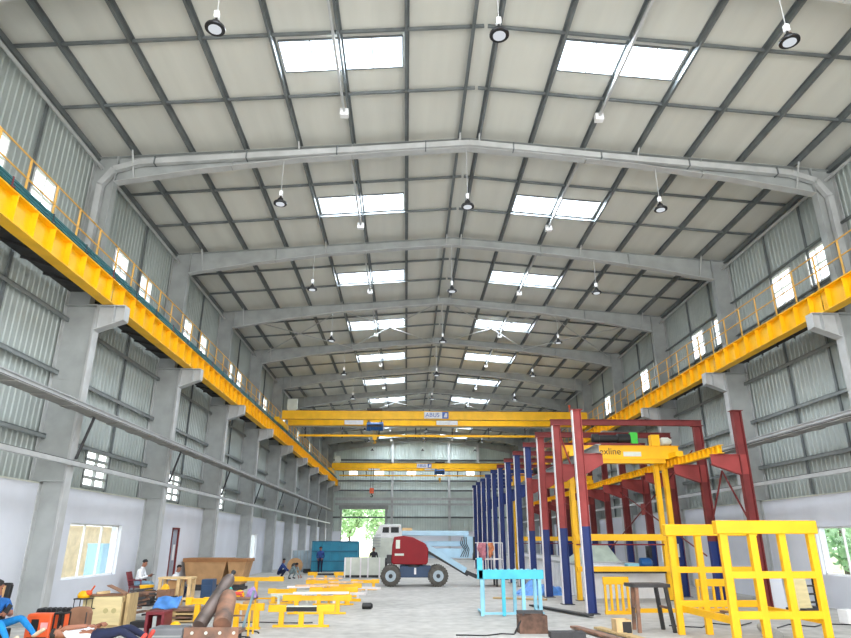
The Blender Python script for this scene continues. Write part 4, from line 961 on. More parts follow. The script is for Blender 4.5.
# orange machine
om = empty('engine_welder', (-7.05, 14.4, 0), 'orange engine welding set with black frame beside the lying man', 'welding machine')
mb = MB(); mb.box(-7.58, -7.08, 14.1, 14.4, .1, .72); oc = mb.build('orange_cover', ORANGE, om, bevel=.04)
mb = MB(); mb.cbox((-7.2, 14.09, .5), (.14, .01, .12)); mb.build('label_plate', mat('pink_label', srgb(240, 170, 170), .5), oc)
mb = MB(); mb.box(-7.46, -7.32, 14.085, 14.1, .35, .62); [mb.box(-7.5, -7.12, 14.08, 14.1, .2+k*.04, .215+k*.04) for k in range(3)]; mb.build('vent_panel', BLACK, oc)
fr = MB()
for x in (-7.04, -6.86):
    fr.tube([(x, 14.12, .05), (x, 14.12, .72), (x, 14.38, .72), (x, 14.38, .05)], .02, 6)
for z in (.06, .4, .72): fr.cyl((-7.04, 14.12, z), (-6.86, 14.12, z), .02, 6)
fr.build('tube_frame', BLACK, om); mb = MB(); mb.box(-6.88, -6.85, 14.16, 14.34, .3, .7); mb.build('side_panel', ORANGE, om)
mb = MB(); mb.box(-7.56, -6.84, 14.1, 14.4, .02, .1); mb.build('skid_base', BLACK, om)
tb = empty('toothed_rack', (-7.3, 15.7, 0), 'black toothed machine part standing behind the orange welding set', 'machine part')
mb = MB(); mb.box(-8.2, -7.45, 15.6, 15.9, 0, .62); mb.build('rack_body', BLACK, tb)
for k in range(7): mb = MB(); mb.cyl((-8.15+k*.11, 15.6, .64), (-8.15+k*.11, 15.9, .64), .045, 8); mb.build('tooth', BLACK, tb)
# timber bench
wb = empty('timber_bench', (-7.9, 23.8, 0), 'rough pale timber bench standing before the red framed door', 'bench')
mb = MB(); mb.box(-8.5, -7.35, 23.6, 24.2, .86, .92); mb.build('bench_top', PINE, wb)
for x in (-8.42, -7.8, -7.42):
    for y in (23.66, 24.12): mb = MB(); mb.box(x-.05, x+.05, y-.05, y+.05, 0, .86); mb.build('leg', PINE, wb)
mb = MB(); mb.box(-8.4, -7.4, 23.62, 23.66, .2, .28); mb.build('stretcher', PINE, wb)
mb = MB(); mb.box(-8.25, -7.9, 23.9, 24.2, .0, .8); tag(mb.build('carton_under_bench', CARD), 'tan carton standing under the timber bench', 'carton')
mb = MB(); mb.box(-7.3, -6.9, 24.6, 25.1, 0, .8); mb.box(-7.25, -6.95, 24.58, 24.6, .35, .6); tag(mb.build('control_box', NAVY, bevel=.02), 'dark blue control box right of the timber bench', 'box')
mb = MB(); mb.box(-8.05, -7.62, 22.4, 22.85, 0, .61); tag(mb.build('small_carton', CARDD, bevel=.01), 'brown carton under the yellow hard hat in front of the timber bench', 'carton')
helmet(-7.86, 22.6, .62, 'yellow hard hat in front of the timber bench legs')
# pile with blue sheet
pl = empty('pallet_stack', (-6.4, 19.3, 0), 'stack of weathered boards carrying a blue plastic sheet', 'pallet')
for k in range(4):
    mb = MB(); mb.box(-6.95, -5.6, 19.0, 19.9, .02+k*.09, .07+k*.09); mb.build('board_layer', RUST if k % 2 else PLYD, pl)
    if k < 3: mb = MB(); [mb.box(x-.05, x+.05, 19.05, 19.85, .07+k*.09, .11+k*.09) for x in (-6.8, -6.3, -5.75)]; mb.build('spacer', PLYD, pl)
bsx = MB(); P = []; n = 12
for j in range(n):
    for i in range(n): u, v = i/(n-1), j/(n-1); P.append((-6.85+.66*u, 18.9+.35*v, .36+.27*v+.02*math.sin(9*u+5*v)))
bsx.quadmesh(P, [(j*n+i, j*n+i+1, (j+1)*n+i+1, (j+1)*n+i) for j in range(n-1) for i in range(n-1)]); o = bsx.build('plastic_sheet', BLUEC, smooth=True); o.modifiers.new('t', 'SOLIDIFY').thickness = .02
tag(o, 'shiny blue plastic sheet draped on the weathered boards', 'sheet')
rnd = random.Random(11)
for k in range(16):
    a = rnd.uniform(-1.2, 1.2); x, y = -7.8+rnd.random()*.8, 19.9+rnd.random()*.7; L_ = .5+rnd.random()*.6; mb = MB()
    mb.bar((x-L_/2*math.cos(a), y-L_/2*math.sin(a), .05+.045*k), (x+L_/2*math.cos(a), y+L_/2*math.sin(a), .08+.045*k+.12*rnd.random()), .06, .05)
    tag(mb.build('scrap_strip', RUST if k % 3 else DARK), 'rusty steel offcut in the scrap heap behind the blue sheet' if k % 3 else 'dark steel offcut in the scrap heap behind the blue sheet', 'offcut', 'rusty offcuts of the heap' if k % 3 else 'dark offcuts of the heap')
rb = empty('maroon_case', (-5.38, 15.2, 0), 'maroon steel case with open front left of the nearer yellow hard hat', 'case')
mb = MB(); mb.box(-5.56, -5.5, 15.0, 15.5, 0, .6); mb.box(-5.22, -5.16, 15.0, 15.5, 0, .6); mb.box(-5.5, -5.22, 15.45, 15.5, 0, .6); mb.box(-5.56, -5.16, 15.0, 15.5, .605, .66); mb.box(-5.5, -5.22, 15.02, 15.44, 0, .2); mb.build('case_body', MAROON, rb)
mb = MB(); mb.box(-5.4, -5.32, 15.0, 15.018, .22, .58); mb.build('inner_bracket', STEEL, rb)
mb = MB(); mb.box(-5.14, -4.78, 14.9, 15.3, 0, .3); tag(mb.build('black_box', BLACK, bevel=.01), 'black box carrying the nearer yellow hard hat', 'box')
helmet(-4.93, 15.05, .33, 'yellow hard hat lying on the black box beside the maroon case', .5)
gb_ = empty('grey_trunk', (-4.2, 13.3, 0), 'grey ribbed steel trunk at the foot of the cylinder trolley', 'trunk')
mb = MB(); mb.box(-4.75, -4.12, 13.05, 13.6, 0, .57); mb.build('trunk_body', mat('trunk_grey', srgb(120, 122, 126), .5, .2), gb_, bevel=.03)
for k in range(3): mb = MB(); mb.box(-4.73, -4.14, 13.04, 13.05, .12+k*.15, .15+k*.15); mb.build('trunk_rib', STEEL, gb_)
# gas cylinder trolley
def cylinder(a, b, r_, m_, label, cap):
    a, b = Vector(a), Vector(b); L_ = (b-a).length; d = (b-a)/L_
    r = empty('gas_cylinder', a, label, 'gas cylinder'); mb = MB()
    mb.lathe(a, d, [(0, r_*.85), (.03, r_), (L_-.22, r_), (L_-.12, r_*.86), (L_-.04, r_*.5), (L_, r_*.3)], 24); mb.build('cylinder_body', m_, r, smooth=True)
    mb = MB(); mb.lathe(a+d*L_, d, [(0, .035), (.08, .035), (.09, .05), (.12, .05)], 10); mb.build('valve', cap, r)
    return r
cylinder((-3.82, 13.0, .61), (-3.66, 14.4, 1.42), .13, PIPE, 'tall dark weathered gas cylinder leaning on the trolley', DARK)
cylinder((-3.4, 13.02, .63), (-3.56, 13.95, 1.12), .17, RUST, 'short fat rusty gas cylinder leaning beside the tall dark one', mat('teal_valve', srgb(60, 160, 150), .5))
tl = empty('cylinder_trolley', (-3.4, 13.1, 0), 'rusty steel trolley frame carrying the leaning gas cylinders', 'trolley')
mb = MB(); mb.box(-4.0, -3.02, 12.75, 13.3, .5, .56); mb.box(-4.0, -3.02, 12.74, 12.76, .44, .62); mb.build('base_tray', RUST, tl)
for k in range(4): mb = MB(); mb.cyl((-3.85+k*.25, 12.72, .53), (-3.85+k*.25, 12.745, .53), .028, 10); mb.build('bolt_hole', OFFW, tl)
for x, xe in ((-3.05, -3.12), (-3.98, -3.9)): mb = MB(); mb.bar((x, 13.2, .56), (xe, 14.2, 1.12), .045, .045); mb.build('rail', mat('trolley_green_grey', srgb(110, 132, 138), .5, .2) if x > -3.5 else RUST, tl)
for t in (.35, .85):
    mb = MB(); mb.bar((-3.98+.08*t, 13.26+1.0*t, .53+.56*t), (-3.05-.07*t, 13.26+1.0*t, .53+.56*t), .04, .03); mb.build('cross_rail', RUST, tl)
for x in (-4.05, -2.97): mb = MB(); mb.cyl((x-.03, 13.3, .2), (x+.03, 13.3, .2), .2, 18); mb.build('trolley_wheel', BLACK, tl)
mb = MB(); mb.cyl((-4.05, 13.3, .2), (-2.97, 13.3, .2), .025, 8); [mb.bar((x, 13.3, .2), (x, 13.2, .5), .05, .05) for x in (-3.9, -3.1)]; mb.build('axle', DARK, tl)
# clutter on the trolley head
tt = empty('work_table', (-3.7, 17.2, 0), 'small rusty steel table behind the trolley holding hoses and a hard hat', 'table')
mb = MB(); mb.box(-4.35, -3.6, 16.3, 16.9, .78, .82); mb.build('table_top', RUST, tt)
for x in (-4.3, -3.65):
    for y in (16.35, 16.85): mb = MB(); mb.box(x-.02, x+.02, y-.02, y+.02, 0, .78); mb.build('leg', YEL, tt)
helmet(-4.0, 16.6, .84, 'yellow hard hat on the small rusty table behind the cylinders', .4)
mb = MB(); mb.tube([(-4.1+.22*math.cos(t*.6), 16.45+.06*math.sin(t), .85+.012*t*.4) for t in range(22)], .02, 5); tag(mb.build('red_hose', mat('red_hose', srgb(215, 80, 70), .5)), 'coiled red hose on the small rusty table', 'hose')
def sheetcloth(name, c, sz, m_, label, cat, seed): heap(name, c, sz, m_, label, cat, seed, 12)
sheetcloth('purple_cloth', (-3.72, 16.7, .822), (.26, .3, .28), mat('purple_cloth', srgb(165, 135, 190), .9, 0, .2, 8), 'crumpled purple cloth on the small rusty table', 'cloth', 2)

# plastic chair
def chair(x, y, m_, label):
    r = empty('plastic_chair', (x, y, 0), label, 'chair')
    mb = MB(); mb.cbox((x, y, .55), (.46, .46, .04)); mb.build('seat', m_, r, bevel=.01)
    mb = MB(); mb.hexa([(x-.25, y-.22, .58), (x-.21, y-.22, .58), (x-.21, y+.22, .58), (x-.25, y+.22, .58), (x-.40, y-.22, 1.05), (x-.36, y-.22, 1.05), (x-.36, y+.22, 1.05), (x-.40, y+.22, 1.05)]); mb.build('backrest', m_, r, bevel=.01)
    for dx in (-.2, .2):
        for dy in (-.2, .2): mb = MB(); mb.cyl((x+dx, y+dy, .53), (x+dx*1.15, y+dy*1.15, 0), .022, 8); mb.build('leg', m_, r)
    for dy in (-.23, .23): mb = MB(); mb.tube([(x-.28, y+dy, .78), (x+.18, y+dy, .78), (x+.2, y+dy, .55)], .02, 6); mb.build('armrest', m_, r)
chair(-9.62, 24.8, MAROON, 'maroon plastic chair under the seated man in white by the window wall')
mb = MB(); mb.lathe((-8.95, 23.9, .5), (0, 0, 1), [(0, .2), (.14, .24), (.16, .24)], 16); tag(mb.build('yellow_basin', YELB, smooth=True), 'yellow basin on a dark box beside the seated man in white', 'basin')
mb = MB(); mb.box(-9.2, -8.7, 23.7, 24.1, 0, .495); tag(mb.build('dark_box', DARK), 'dark box under the yellow basin beside the seated man', 'box')

# ------------------------------------------------------------------ people
SKIN = mat('skin', srgb(150, 100, 78), .6, 0, .04, 6); HAIR = mat('black_hair', srgb(24, 20, 20), .7)
def cloth_m(n, c): return mat(n, c, .85, 0, .1, 9)
def figure(name, label, J, cols, sleeves='long', hand='curl', extra=None):
    """J: joint positions. cols: skin, shirt, trousers, shoes."""
    V = lambda k: Vector(J[k]); pts = []; rad = []; cls = []; edges = []; idx = {}
    def add(k, p, r, c): idx[k] = len(pts); pts.append(Vector(p)); rad.append(r); cls.append(c)
    pel, neck, head = V('pelvis'), V('neck'), V('head'); upd = (neck-pel).normalized()
    sh = (V('sho_r')-V('sho_l')).normalized()
    add('pelvis', pel, .135, 2); add('belly', pel.lerp(neck, .38), .13, 1); add('chest', pel.lerp(neck, .74), .15, 1)
    add('neckb', neck, .062, 1); add('neck', neck.lerp(head, .45), .052, 0); add('skull', head, .088, 0); add('crown', head+(head-neck).normalized()*.08, .07, 0)
    edges += [('pelvis', 'belly'), ('belly', 'chest'), ('chest', 'neckb'), ('neckb', 'neck'), ('neck', 'skull'), ('skull', 'crown')]
    fore = 1 if sleeves == 'long' else 0
    for s in 'lr':
        so, el, ha = V('sho_'+s), V('elb_'+s), V('han_'+s)
        add('sho'+s, so, .062, 1); add('arm'+s, so.lerp(el, .5), .054, 1); add('elb'+s, el, .044, 1 if fore else 0); add('wri'+s, el.lerp(ha, .92), .03, 0 if not fore else 0); add('fom'+s, el.lerp(ha, .5), .04, fore)
        edges += [('chest', 'sho'+s), ('sho'+s, 'arm'+s), ('arm'+s, 'elb'+s), ('elb'+s, 'fom'+s), ('fom'+s, 'wri'+s)]
        side = sh*(.1 if s == 'r' else -.1); hp = pel+side-upd*.04
        kn, an = V('kne_'+s), V('ank_'+s); to = V('toe_'+s)
        add('hip'+s, hp, .098, 2); add('thi'+s, hp.lerp(kn, .5), .08, 2); add('kne'+s, kn, .062, 2); add('cal'+s, kn.lerp(an, .4), .056, 2); add('ank'+s, an, .042, 2); add('hee'+s, an+Vector((0, 0, -.05)), .042, 3); add('toe'+s, to, .036, 3)
        edges += [('pelvis', 'hip'+s), ('hip'+s, 'thi'+s), ('thi'+s, 'kne'+s), ('kne'+s, 'cal'+s), ('cal'+s, 'ank'+s), ('ank'+s, 'hee'+s), ('hee'+s, 'toe'+s)]
    me = bpy.data.meshes.new(name); me.from_pydata([tuple(p) for p in pts], [(idx[a], idx[b]) for a, b in edges], [])
    o = bpy.data.objects.new(name, me); COL.objects.link(o)
    md = o.modifiers.new('skin', 'SKIN'); md.use_smooth_shade = True
    for i, r in enumerate(rad): me.skin_vertices[0].data[i].radius = (r, r); me.skin_vertices[0].data[i].use_root = (i == 0)
    sb = o.modifiers.new('sub', 'SUBSURF'); sb.levels = 2; sb.render_levels = 2
    dg = bpy.context.evaluated_depsgraph_get(); bm_ = bpy.data.meshes.new_from_object(o.evaluated_get(dg)); bpy.data.objects.remove(o)
    for m_ in cols: bm_.materials.append(m_)
    ev = [(Vector(pts[idx[a]]), Vector(pts[idx[b]]), cls[idx[a]], cls[idx[b]]) for a, b in edges]
    for p in bm_.polygons:
        c = p.center; best = (9, 0)
        for a, b, ca, cb in ev:
            t = max(0, min(1, (c-a).dot(b-a)/max((b-a).length_squared, 1e-9))); d = (a.lerp(b, t)-c).length
            if d < best[0]: best = (d, ca if t < .5 else cb)
        p.material_index = best[1]
    bm = bmesh.new(); bm.from_mesh(bm_)
    # face and hands added into the same mesh
    fwd = Vector(J['face']).normalized(); hup = (head-neck).normalized(); hup = (hup-fwd*hup.dot(fwd)*.9).normalized(); sd = fwd.cross(hup).normalized()
    ex = MB(); ex.cur = 0
    ex.ball(head+fwd*.092-hup*.012, .017, 8, 5, (1, 1, 1.5)); ex.ball(head+fwd*.055-hup*.065, .045, 10, 6)
    for q in (-1, 1): ex.ball(head+sd*.088*q-hup*.005, .022, 8, 5, (.7, .7, 1.3))
    ex.cur = 4
    for q in (-1, 1): ex.ball(head+fwd*.082+sd*.032*q+hup*.018, .011, 6, 4)
    ex.cur = 5; ex.bar(head+fwd*.088-hup*.05-sd*.022, head+fwd*.088-hup*.05+sd*.022, .01, .008)
    ex.cur = 0
    for s in 'lr':
        el, ha = V('elb_'+s), V('han_'+s); d = (ha-el).normalized(); pn = Vector(J.get('palm_'+s, (0, 0, -1))).normalized(); pn = (pn-d*pn.dot(d)).normalized() if abs(pn.dot(d)) < .98 else d.orthogonal().normalized()
        lat = d.cross(pn).normalized(); w0 = el.lerp(ha, .9)
        ex.hexa([w0-lat*.03-pn*.014, w0+lat*.03-pn*.014, w0+lat*.03+pn*.014, w0-lat*.03+pn*.014, ha+d*.05-lat*.042-pn*.013, ha+d*.05+lat*.042-pn*.013, ha+d*.05+lat*.042+pn*.013, ha+d*.05-lat*.042+pn*.013])
        for f, (o_, L_) in enumerate(((-.032, .07), (-.011, .082), (.011, .076), (.032, .06))):
            b0 = ha+d*.045+lat*o_; b1 = b0+(d*.8+pn*.55).normalized()*L_*.45; b2 = b1+(d*.25+pn*.95).normalized()*L_*.35; b3 = b2+(pn*.85-d*.35).normalized()*L_*.22
            ex.cyl(b0, b1, .010, 7, .0095); ex.cyl(b1, b2, .0095, 7, .0085); ex.cyl(b2, b3, .0085, 7, .007)
        tq = 1 if s == 'l' else -1; t0 = w0+d*.03+lat*tq*.03; t1 = t0+(d*.6+lat*tq*.7+pn*.3).normalized()*.04; t2 = t1+(d*.8+pn*.5).normalized()*.032
        ex.cyl(t0, t1, .013, 7, .011); ex.cyl(t1, t2, .011, 7, .008)
    tm = bpy.data.meshes.new('t'); tm.from_pydata(ex.v, [], ex.f); tm.update(); b2 = bmesh.new(); b2.from_mesh(tm); b2.faces.ensure_lookup_table(); bmesh.ops.recalc_face_normals(b2, faces=b2.faces)
    for f, mi in zip(b2.faces, ex.mi): f.material_index = mi; f.smooth = True
    b2.to_mesh(tm); bm.from_mesh(tm); b2.free()
    bm.to_mesh(bm_); bm.free(); bm_.materials.append(BLACK); bm_.materials.append(mat('lips', srgb(120, 66, 58), .6))
    ob = bpy.data.objects.new('person', bm_); COL.objects.link(ob); tag(ob, label, 'person')
    # hair cap
    hm = MB(); P = []; n = 16; rows = 6; c0 = head+hup*.03-fwd*.012
    for j in range(rows+1):
        th = (math.pi*.56)*j/rows
        for i in range(n):
            a = 2*math.pi*i/n; dirv = hup*math.cos(th)+(fwd*math.cos(a)*.98+sd*math.sin(a)*.95)*math.sin(th)
            k_ = .106 if math.cos(a) < .35 else (.1 if th < .9 else .07)
            P.append(c0+dirv*k_*(1+.04*math.sin(5*a+j)))
    hm.quadmesh(P, [(j*n+i, j*n+(i+1) % n, (j+1)*n+(i+1) % n, (j+1)*n+i) for j in range(rows) for i in range(n)])
    h = hm.build('hair', HAIR, None, smooth=True); h.parent = ob
    return ob
WSH = cloth_m('white_shirt', srgb(235, 236, 240)); JEAN = cloth_m('pale_jeans', srgb(120, 150, 172)); SHOE = mat('dark_shoe', srgb(50, 46, 46), .6)
BSH = cloth_m('dark_blue_uniform', srgb(40, 66, 130)); NTR = cloth_m('navy_trousers', srgb(24, 32, 62)); BTR = cloth_m('bright_blue_trousers', srgb(20, 130, 200))
BLS = cloth_m('blue_shirt', srgb(24, 92, 160)); GRY = cloth_m('grey_green_cloth', srgb(130, 148, 150)); RSH = mat('red_shoe', srgb(200, 70, 60), .6); BGS = mat('beige_shoe', srgb(214, 196, 168), .7)
import sys
def sitter(x, y, z, face, label, cols, **k):   # facing +x, seat height z
    J = dict(pelvis=(x, y, z+.12), neck=(x+.08, y, z+.62), head=(x+.15, y, z+.77), sho_l=(x+.06, y+.19, z+.54), sho_r=(x+.06, y-.19, z+.54),
             elb_l=(x+.16, y+.24, z+.27), elb_r=(x+.16, y-.24, z+.27), han_l=(x+.42, y+.06, z+.36), han_r=(x+.42, y-.06, z+.36), palm_l=(0, -1, .3), palm_r=(0, 1, .3),
             kne_l=(x+.48, y+.12, z+.1), kne_r=(x+.48, y-.14, z+.12), ank_l=(x+.52, y+.12, .1), ank_r=(x+.48, y-.16, .1), toe_l=(x+.68, y+.13, .04), toe_r=(x+.64, y-.17, .04), face=face)
    J.update(k); return figure('person', label, J, cols)
sitter(-9.62, 24.8, .57, (.9, 0, -.5), 'man in a white shirt and pale jeans looking at his phone, under the wall window', [SKIN, WSH, JEAN, SHOE])
mb = MB(); mb.cbox((-9.13, 24.8, .95), (.09, .15, .015), 0, 0, -.3); tag(mb.build('phone', BLACK), 'black phone held by the seated man in white', 'phone')
mb = MB(); mb.box(-8.75, -8.35, 25.3, 25.7, 0, .4); tag(mb.build('low_crate', PLYD), 'low wooden crate behind the timber bench', 'crate')
sitter(-8.6, 25.5, .36, (.8, -.4, -.3), 'person in a white top sitting behind the timber bench', [SKIN, WSH, NTR, SHOE], )
# squatting worker in blue
figure('person', 'worker in dark blue squatting over the floor near the wooden reel', dict(pelvis=(-7.62, 41, .28), neck=(-7.42, 41, .8), head=(-7.36, 41, .97), sho_l=(-7.42, 41.19, .74), sho_r=(-7.42, 40.81, .74),
    elb_l=(-7.2, 41.26, .5), elb_r=(-7.2, 40.74, .5), han_l=(-6.98, 41.12, .38), han_r=(-6.98, 40.88, .38), kne_l=(-7.22, 41.2, .5), kne_r=(-7.22, 40.8, .5), ank_l=(-7.46, 41.16, .1), ank_r=(-7.46, 40.84, .1), toe_l=(-7.28, 41.18, .04), toe_r=(-7.28, 40.82, .04), face=(.8, 0, -.6)), [SKIN, BSH, NTR, SHOE])
figure('person', 'worker in grey green crouching and bending down beside the squatting blue one', dict(pelvis=(-6.75, 40.3, .36), neck=(-6.5, 40.0, .72), head=(-6.4, 39.9, .78), sho_l=(-6.42, 40.2, .68), sho_r=(-6.6, 39.9, .68),
    elb_l=(-6.28, 40.1, .45), elb_r=(-6.42, 39.75, .45), han_l=(-6.12, 39.9, .14), han_r=(-6.22, 39.7, .14), kne_l=(-6.45, 40.4, .52), kne_r=(-6.65, 39.95, .52), ank_l=(-6.66, 40.4, .1), ank_r=(-6.86, 40.05, .1), toe_l=(-6.5, 40.3, .04), toe_r=(-6.7, 39.95, .04), face=(.6, -.3, -.7)), [SKIN, GRY, GRY, SHOE])
def stander(x, y, face, label, cols, **k):
    J = dict(pelvis=(x, y, .93), neck=(x, y-.02, 1.45), head=(x, y-.02, 1.61), sho_l=(x-.19, y, 1.38), sho_r=(x+.19, y, 1.38), elb_l=(x-.25, y-.04, 1.1), elb_r=(x+.25, y-.04, 1.1), han_l=(x-.16, y-.2, .92), han_r=(x+.16, y-.2, .92),
             kne_l=(x-.1, y, .5), kne_r=(x+.1, y, .5), ank_l=(x-.11, y+.02, .1), ank_r=(x+.11, y+.02, .1), toe_l=(x-.13, y-.14, .04), toe_r=(x+.13, y-.14, .04), face=face, palm_l=(1, 0, 0), palm_r=(-1, 0, 0)); J.update(k)
    return figure('person', label, J, cols)
stander(-5.85, 46.3, (.3, -1, -.2), 'worker in blue shirt and dark trousers standing before the teal container', [SKIN, BSH, NTR, SHOE])
stander(-2.05, 43.0, (.2, -1, -.3), 'dark clothed worker standing behind the pale steel trough', [SKIN, mat('dark_cloth', srgb(46, 46, 52), .85), NTR, SHOE])
# man in blue at the left edge
XS = -.14
def sh_(d): return {k: ((v[0]+XS,)+v[1:] if k != 'face' else v) for k, v in d.items()}
figure('person', 'man in bright blue trousers holding a phone at the lower left corner', sh_(dict(pelvis=(-7.38, 12.7, .66), neck=(-7.28, 12.75, 1.12), head=(-7.3, 12.7, 1.3), sho_l=(-7.16, 12.85, 1.05), sho_r=(-7.38, 12.55, 1.05),
    elb_l=(-7.0, 12.75, .84), elb_r=(-7.25, 12.4, .8), han_l=(-6.93, 12.45, .9), han_r=(-6.98, 12.38, .88), kne_l=(-6.72, 12.6, .8), kne_r=(-6.85, 12.2, .76), ank_l=(-6.35, 12.4, .58), ank_r=(-6.55, 12.0, .5), toe_l=(-6.14, 12.35, .66), toe_r=(-6.35, 11.95, .58), face=(.7, -.3, -.5))), [SKIN, BLS, BTR, BGS], sleeves='short')
mb = MB(); mb.cbox((-7.0, 12.38, .97), (.08, .02, .15), 0, 0, .5); tag(mb.build('phone', BLACK), 'black phone held by the man in bright blue trousers', 'phone')
ac = empty('office_chair', (-7.25, 12.9, 0), 'chair with tan back and black edge behind the man in blue', 'chair')
mb = MB(); mb.box(-8.0, -7.3, 12.45, 13.15, .42, .58); mb.build('seat', BLACK, ac, bevel=.02)
mb = MB(); mb.cbox((-7.83, 13.2, 1.0), (.5, .06, .62), .0, -.12); mb.build('backrest', CARD, ac, bevel=.02)
mb = MB(); mb.cbox((-7.54, 13.2, .98), (.09, .1, .68), 0, -.12); mb.cbox((-7.8, 13.23, 1.32), (.6, .08, .05), 0, -.12); mb.build('back_frame', BLACK, ac, bevel=.01)
for x in (-7.95, -7.35):
    for y in (12.5, 13.1): mb = MB(); mb.cyl((x, y, 0), (x, y, .43), .02, 6); mb.build('leg', DARK, ac)
fs = MB(); fs.box(-6.7, -6.0, 11.85, 12.55, 0, .42); tag(fs.build('foot_box', CARDD, bevel=.01), 'brown box under the legs of the man in blue', 'box')
# man lying on a bench
lb = empty('low_table', (-4.8, 11.1, 0), 'low wooden table under the lying man in white', 'table')
mb = MB(); mb.box(-5.75, -3.9, 10.75, 11.45, .49, .555); mb.build('table_top', PLYD, lb)
for x in (-5.65, -4.0):
    for y in (10.8, 11.4): mb = MB(); mb.box(x-.03, x+.03, y-.03, y+.03, 0, .46); mb.build('leg', PLYD, lb)
LIE = dict(pelvis=(-4.78, 11.12, .66), neck=(-5.24, 11.1, .68), head=(-5.42, 11.1, .70), sho_l=(-5.16, 11.28, .68), sho_r=(-5.16, 10.92, .68), elb_l=(-5.0, 11.34, .74), elb_r=(-5.24, 10.84, .8), han_l=(-4.82, 11.2, .82), han_r=(-4.86, 10.9, .83), palm_r=(0, 0, -1), palm_l=(0, 0, -1),
    kne_l=(-4.4, 11.24, .76), kne_r=(-4.42, 11.0, .74), ank_l=(-4.08, 11.2, .63), ank_r=(-4.12, 10.95, .61), toe_l=(-3.98, 11.2, .74), toe_r=(-4.0, 10.95, .72), face=(.05, -.25, 1))
LIE = {k: ((v[0], v[1], v[2]+.035) if k[:4] not in ('face', 'palm') else v) for k, v in LIE.items()}
figure('person', 'person in a white shirt and navy trousers lying on the low table', LIE, [SKIN, WSH, NTR, RSH], sleeves='short')

# ------------------------------------------------------------------ right foreground small things
ob = empty('open_tool_box', (3.1, 16.9, 0), 'rusty open steel tool box with offcuts inside, on the floor', 'tool box')
mb = MB(); mb.box(2.78, 3.42, 16.68, 16.7, 0, .4); mb.box(2.78, 3.42, 17.1, 17.12, 0, .4); mb.box(2.76, 2.78, 16.68, 17.12, 0, .4); mb.box(3.42, 3.44, 16.68, 17.12, 0, .4); mb.box(2.78, 3.42, 16.7, 17.1, 0, .03); mb.build('box_shell', mat('tool_box_rust', srgb(112, 84, 70), .75, .1, .25, 5), ob)
mb = MB(); mb.cbox((3.1, 17.14, .43), (.66, .02, .1), 0, -.4); mb.build('lid', DARK, ob)
mb = MB(); mb.bar((2.62, 16.6, .02), (2.9, 16.75, .46), .03, .03); tag(mb.build('steel_rod', DARK), 'dark rod leaning on the rusty tool box', 'rod')
mb = MB(); mb.box(3.35, 4.15, 15.9, 16.25, 0, .13); tag(mb.build('steel_grating', DARK), 'dark steel channel piece on the floor right of the tool box', 'channel')
for i, (a, b, m_, l_) in enumerate((((4.3, 17.6, .05), (4.75, 15.0, .06), RUST, 'narrow brown plank pointing to the camera beside the dark channel'), ((4.85, 17.4, .05), (5.3, 15.2, .05), PLYD, 'tan plank on the floor left of the small wooden box'), ((4.3, 23.3, .05), (5.4, 20.0, .06), DARK, 'dark plank on the floor at the foot of the nearest blue post'), ((3.4, 26.4, .04), (5.3, 25.6, .04), PLYD, 'grey plank on the floor in front of the blue tarpaulin'))):
    mb = MB(); mb.bar(a, b, .22, .05); tag(mb.build('plank', m_), l_, 'plank')
sbx = empty('small_crate', (5.2, 16.6, 0), 'small open wooden box beside the brown trestle', 'crate')
mb = MB(); mb.box(5.0, 5.36, 16.3, 16.32, 0, .34); mb.box(5.0, 5.02, 16.32, 16.7, 0, .34); mb.box(5.34, 5.36, 16.32, 16.7, 0, .34); mb.box(5.02, 5.34, 16.68, 16.7, 0, .34); mb.box(5.02, 5.34, 16.32, 16.68, 0, .02); mb.build('box_shell', PINE, sbx)
mb = MB(); mb.box(5.14, 5.35, 16.285, 16.3, .06, .3); mb.build('dark_panel', BLACK, sbx)
mb = MB(); mb.lathe((8.25, 15.2, .12), (.5, 3.0, .25), [(0, .11), (1, .11)], 20); tag(mb.build('steel_pipe', STEEL, smooth=True), 'grey steel pipe lying on the floor inside the yellow guard frame', 'pipe')
mb = MB(); mb.box(11.9, 12.25, 18.3, 18.7, 0, .35); tag(mb.build('white_box', WHITE, bevel=.02), 'white box on the floor at the right edge', 'box')
for i, pts in enumerate(([(9.5, 17.5), (10.2, 18.2), (10.6, 17.7), (11.2, 18.3), (12.0, 18.0), (13.0, 18.8)], [(1.2, 16.4), (1.9, 16.3), (2.3, 16.6), (2.6, 16.5)], [(6.9, 18), (7.6, 17.6), (8.2, 18.5), (8.8, 18.0), (9.4, 18.6)])):
    mb = MB(); mb.tube([(x, y, .02) for x, y in pts], .015, 5); tag(mb.build('loose_cable', BLACK), ('black cable snaking on the floor towards the white box', 'short black cable on the floor left of the tool box', 'black cable on the floor behind the tall yellow frames')[i], 'cable')
for i, (x, y, w_) in enumerate(((12.0, 21.9, .42), (12.75, 21.9, .5))):
    mb = MB(); mb.cbox((x+.1, y, .5), (w_, .03, .98), 0, -.1); tag(mb.build('leaning_board', PLAST if i == 0 else PLY), ('pale board leaning beside the red post', 'cream board leaning right of the pale one')[i], 'board')
rk = empty('tool_rack', (13.4, 22.2, 0), 'dark rack of small tools by the right wall behind the cream board', 'rack')
mb = MB()
for x in (13.1, 13.6): mb.box(x-.02, x+.02, 22.0, 22.4, 0, 1.05)
mb.build('rack_side', BLACK, rk)
for k in range(4): mb = MB(); mb.box(13.1, 13.6, 22.0, 22.4, .2+k*.25, .23+k*.25); mb.build('shelf', DARK, rk); 
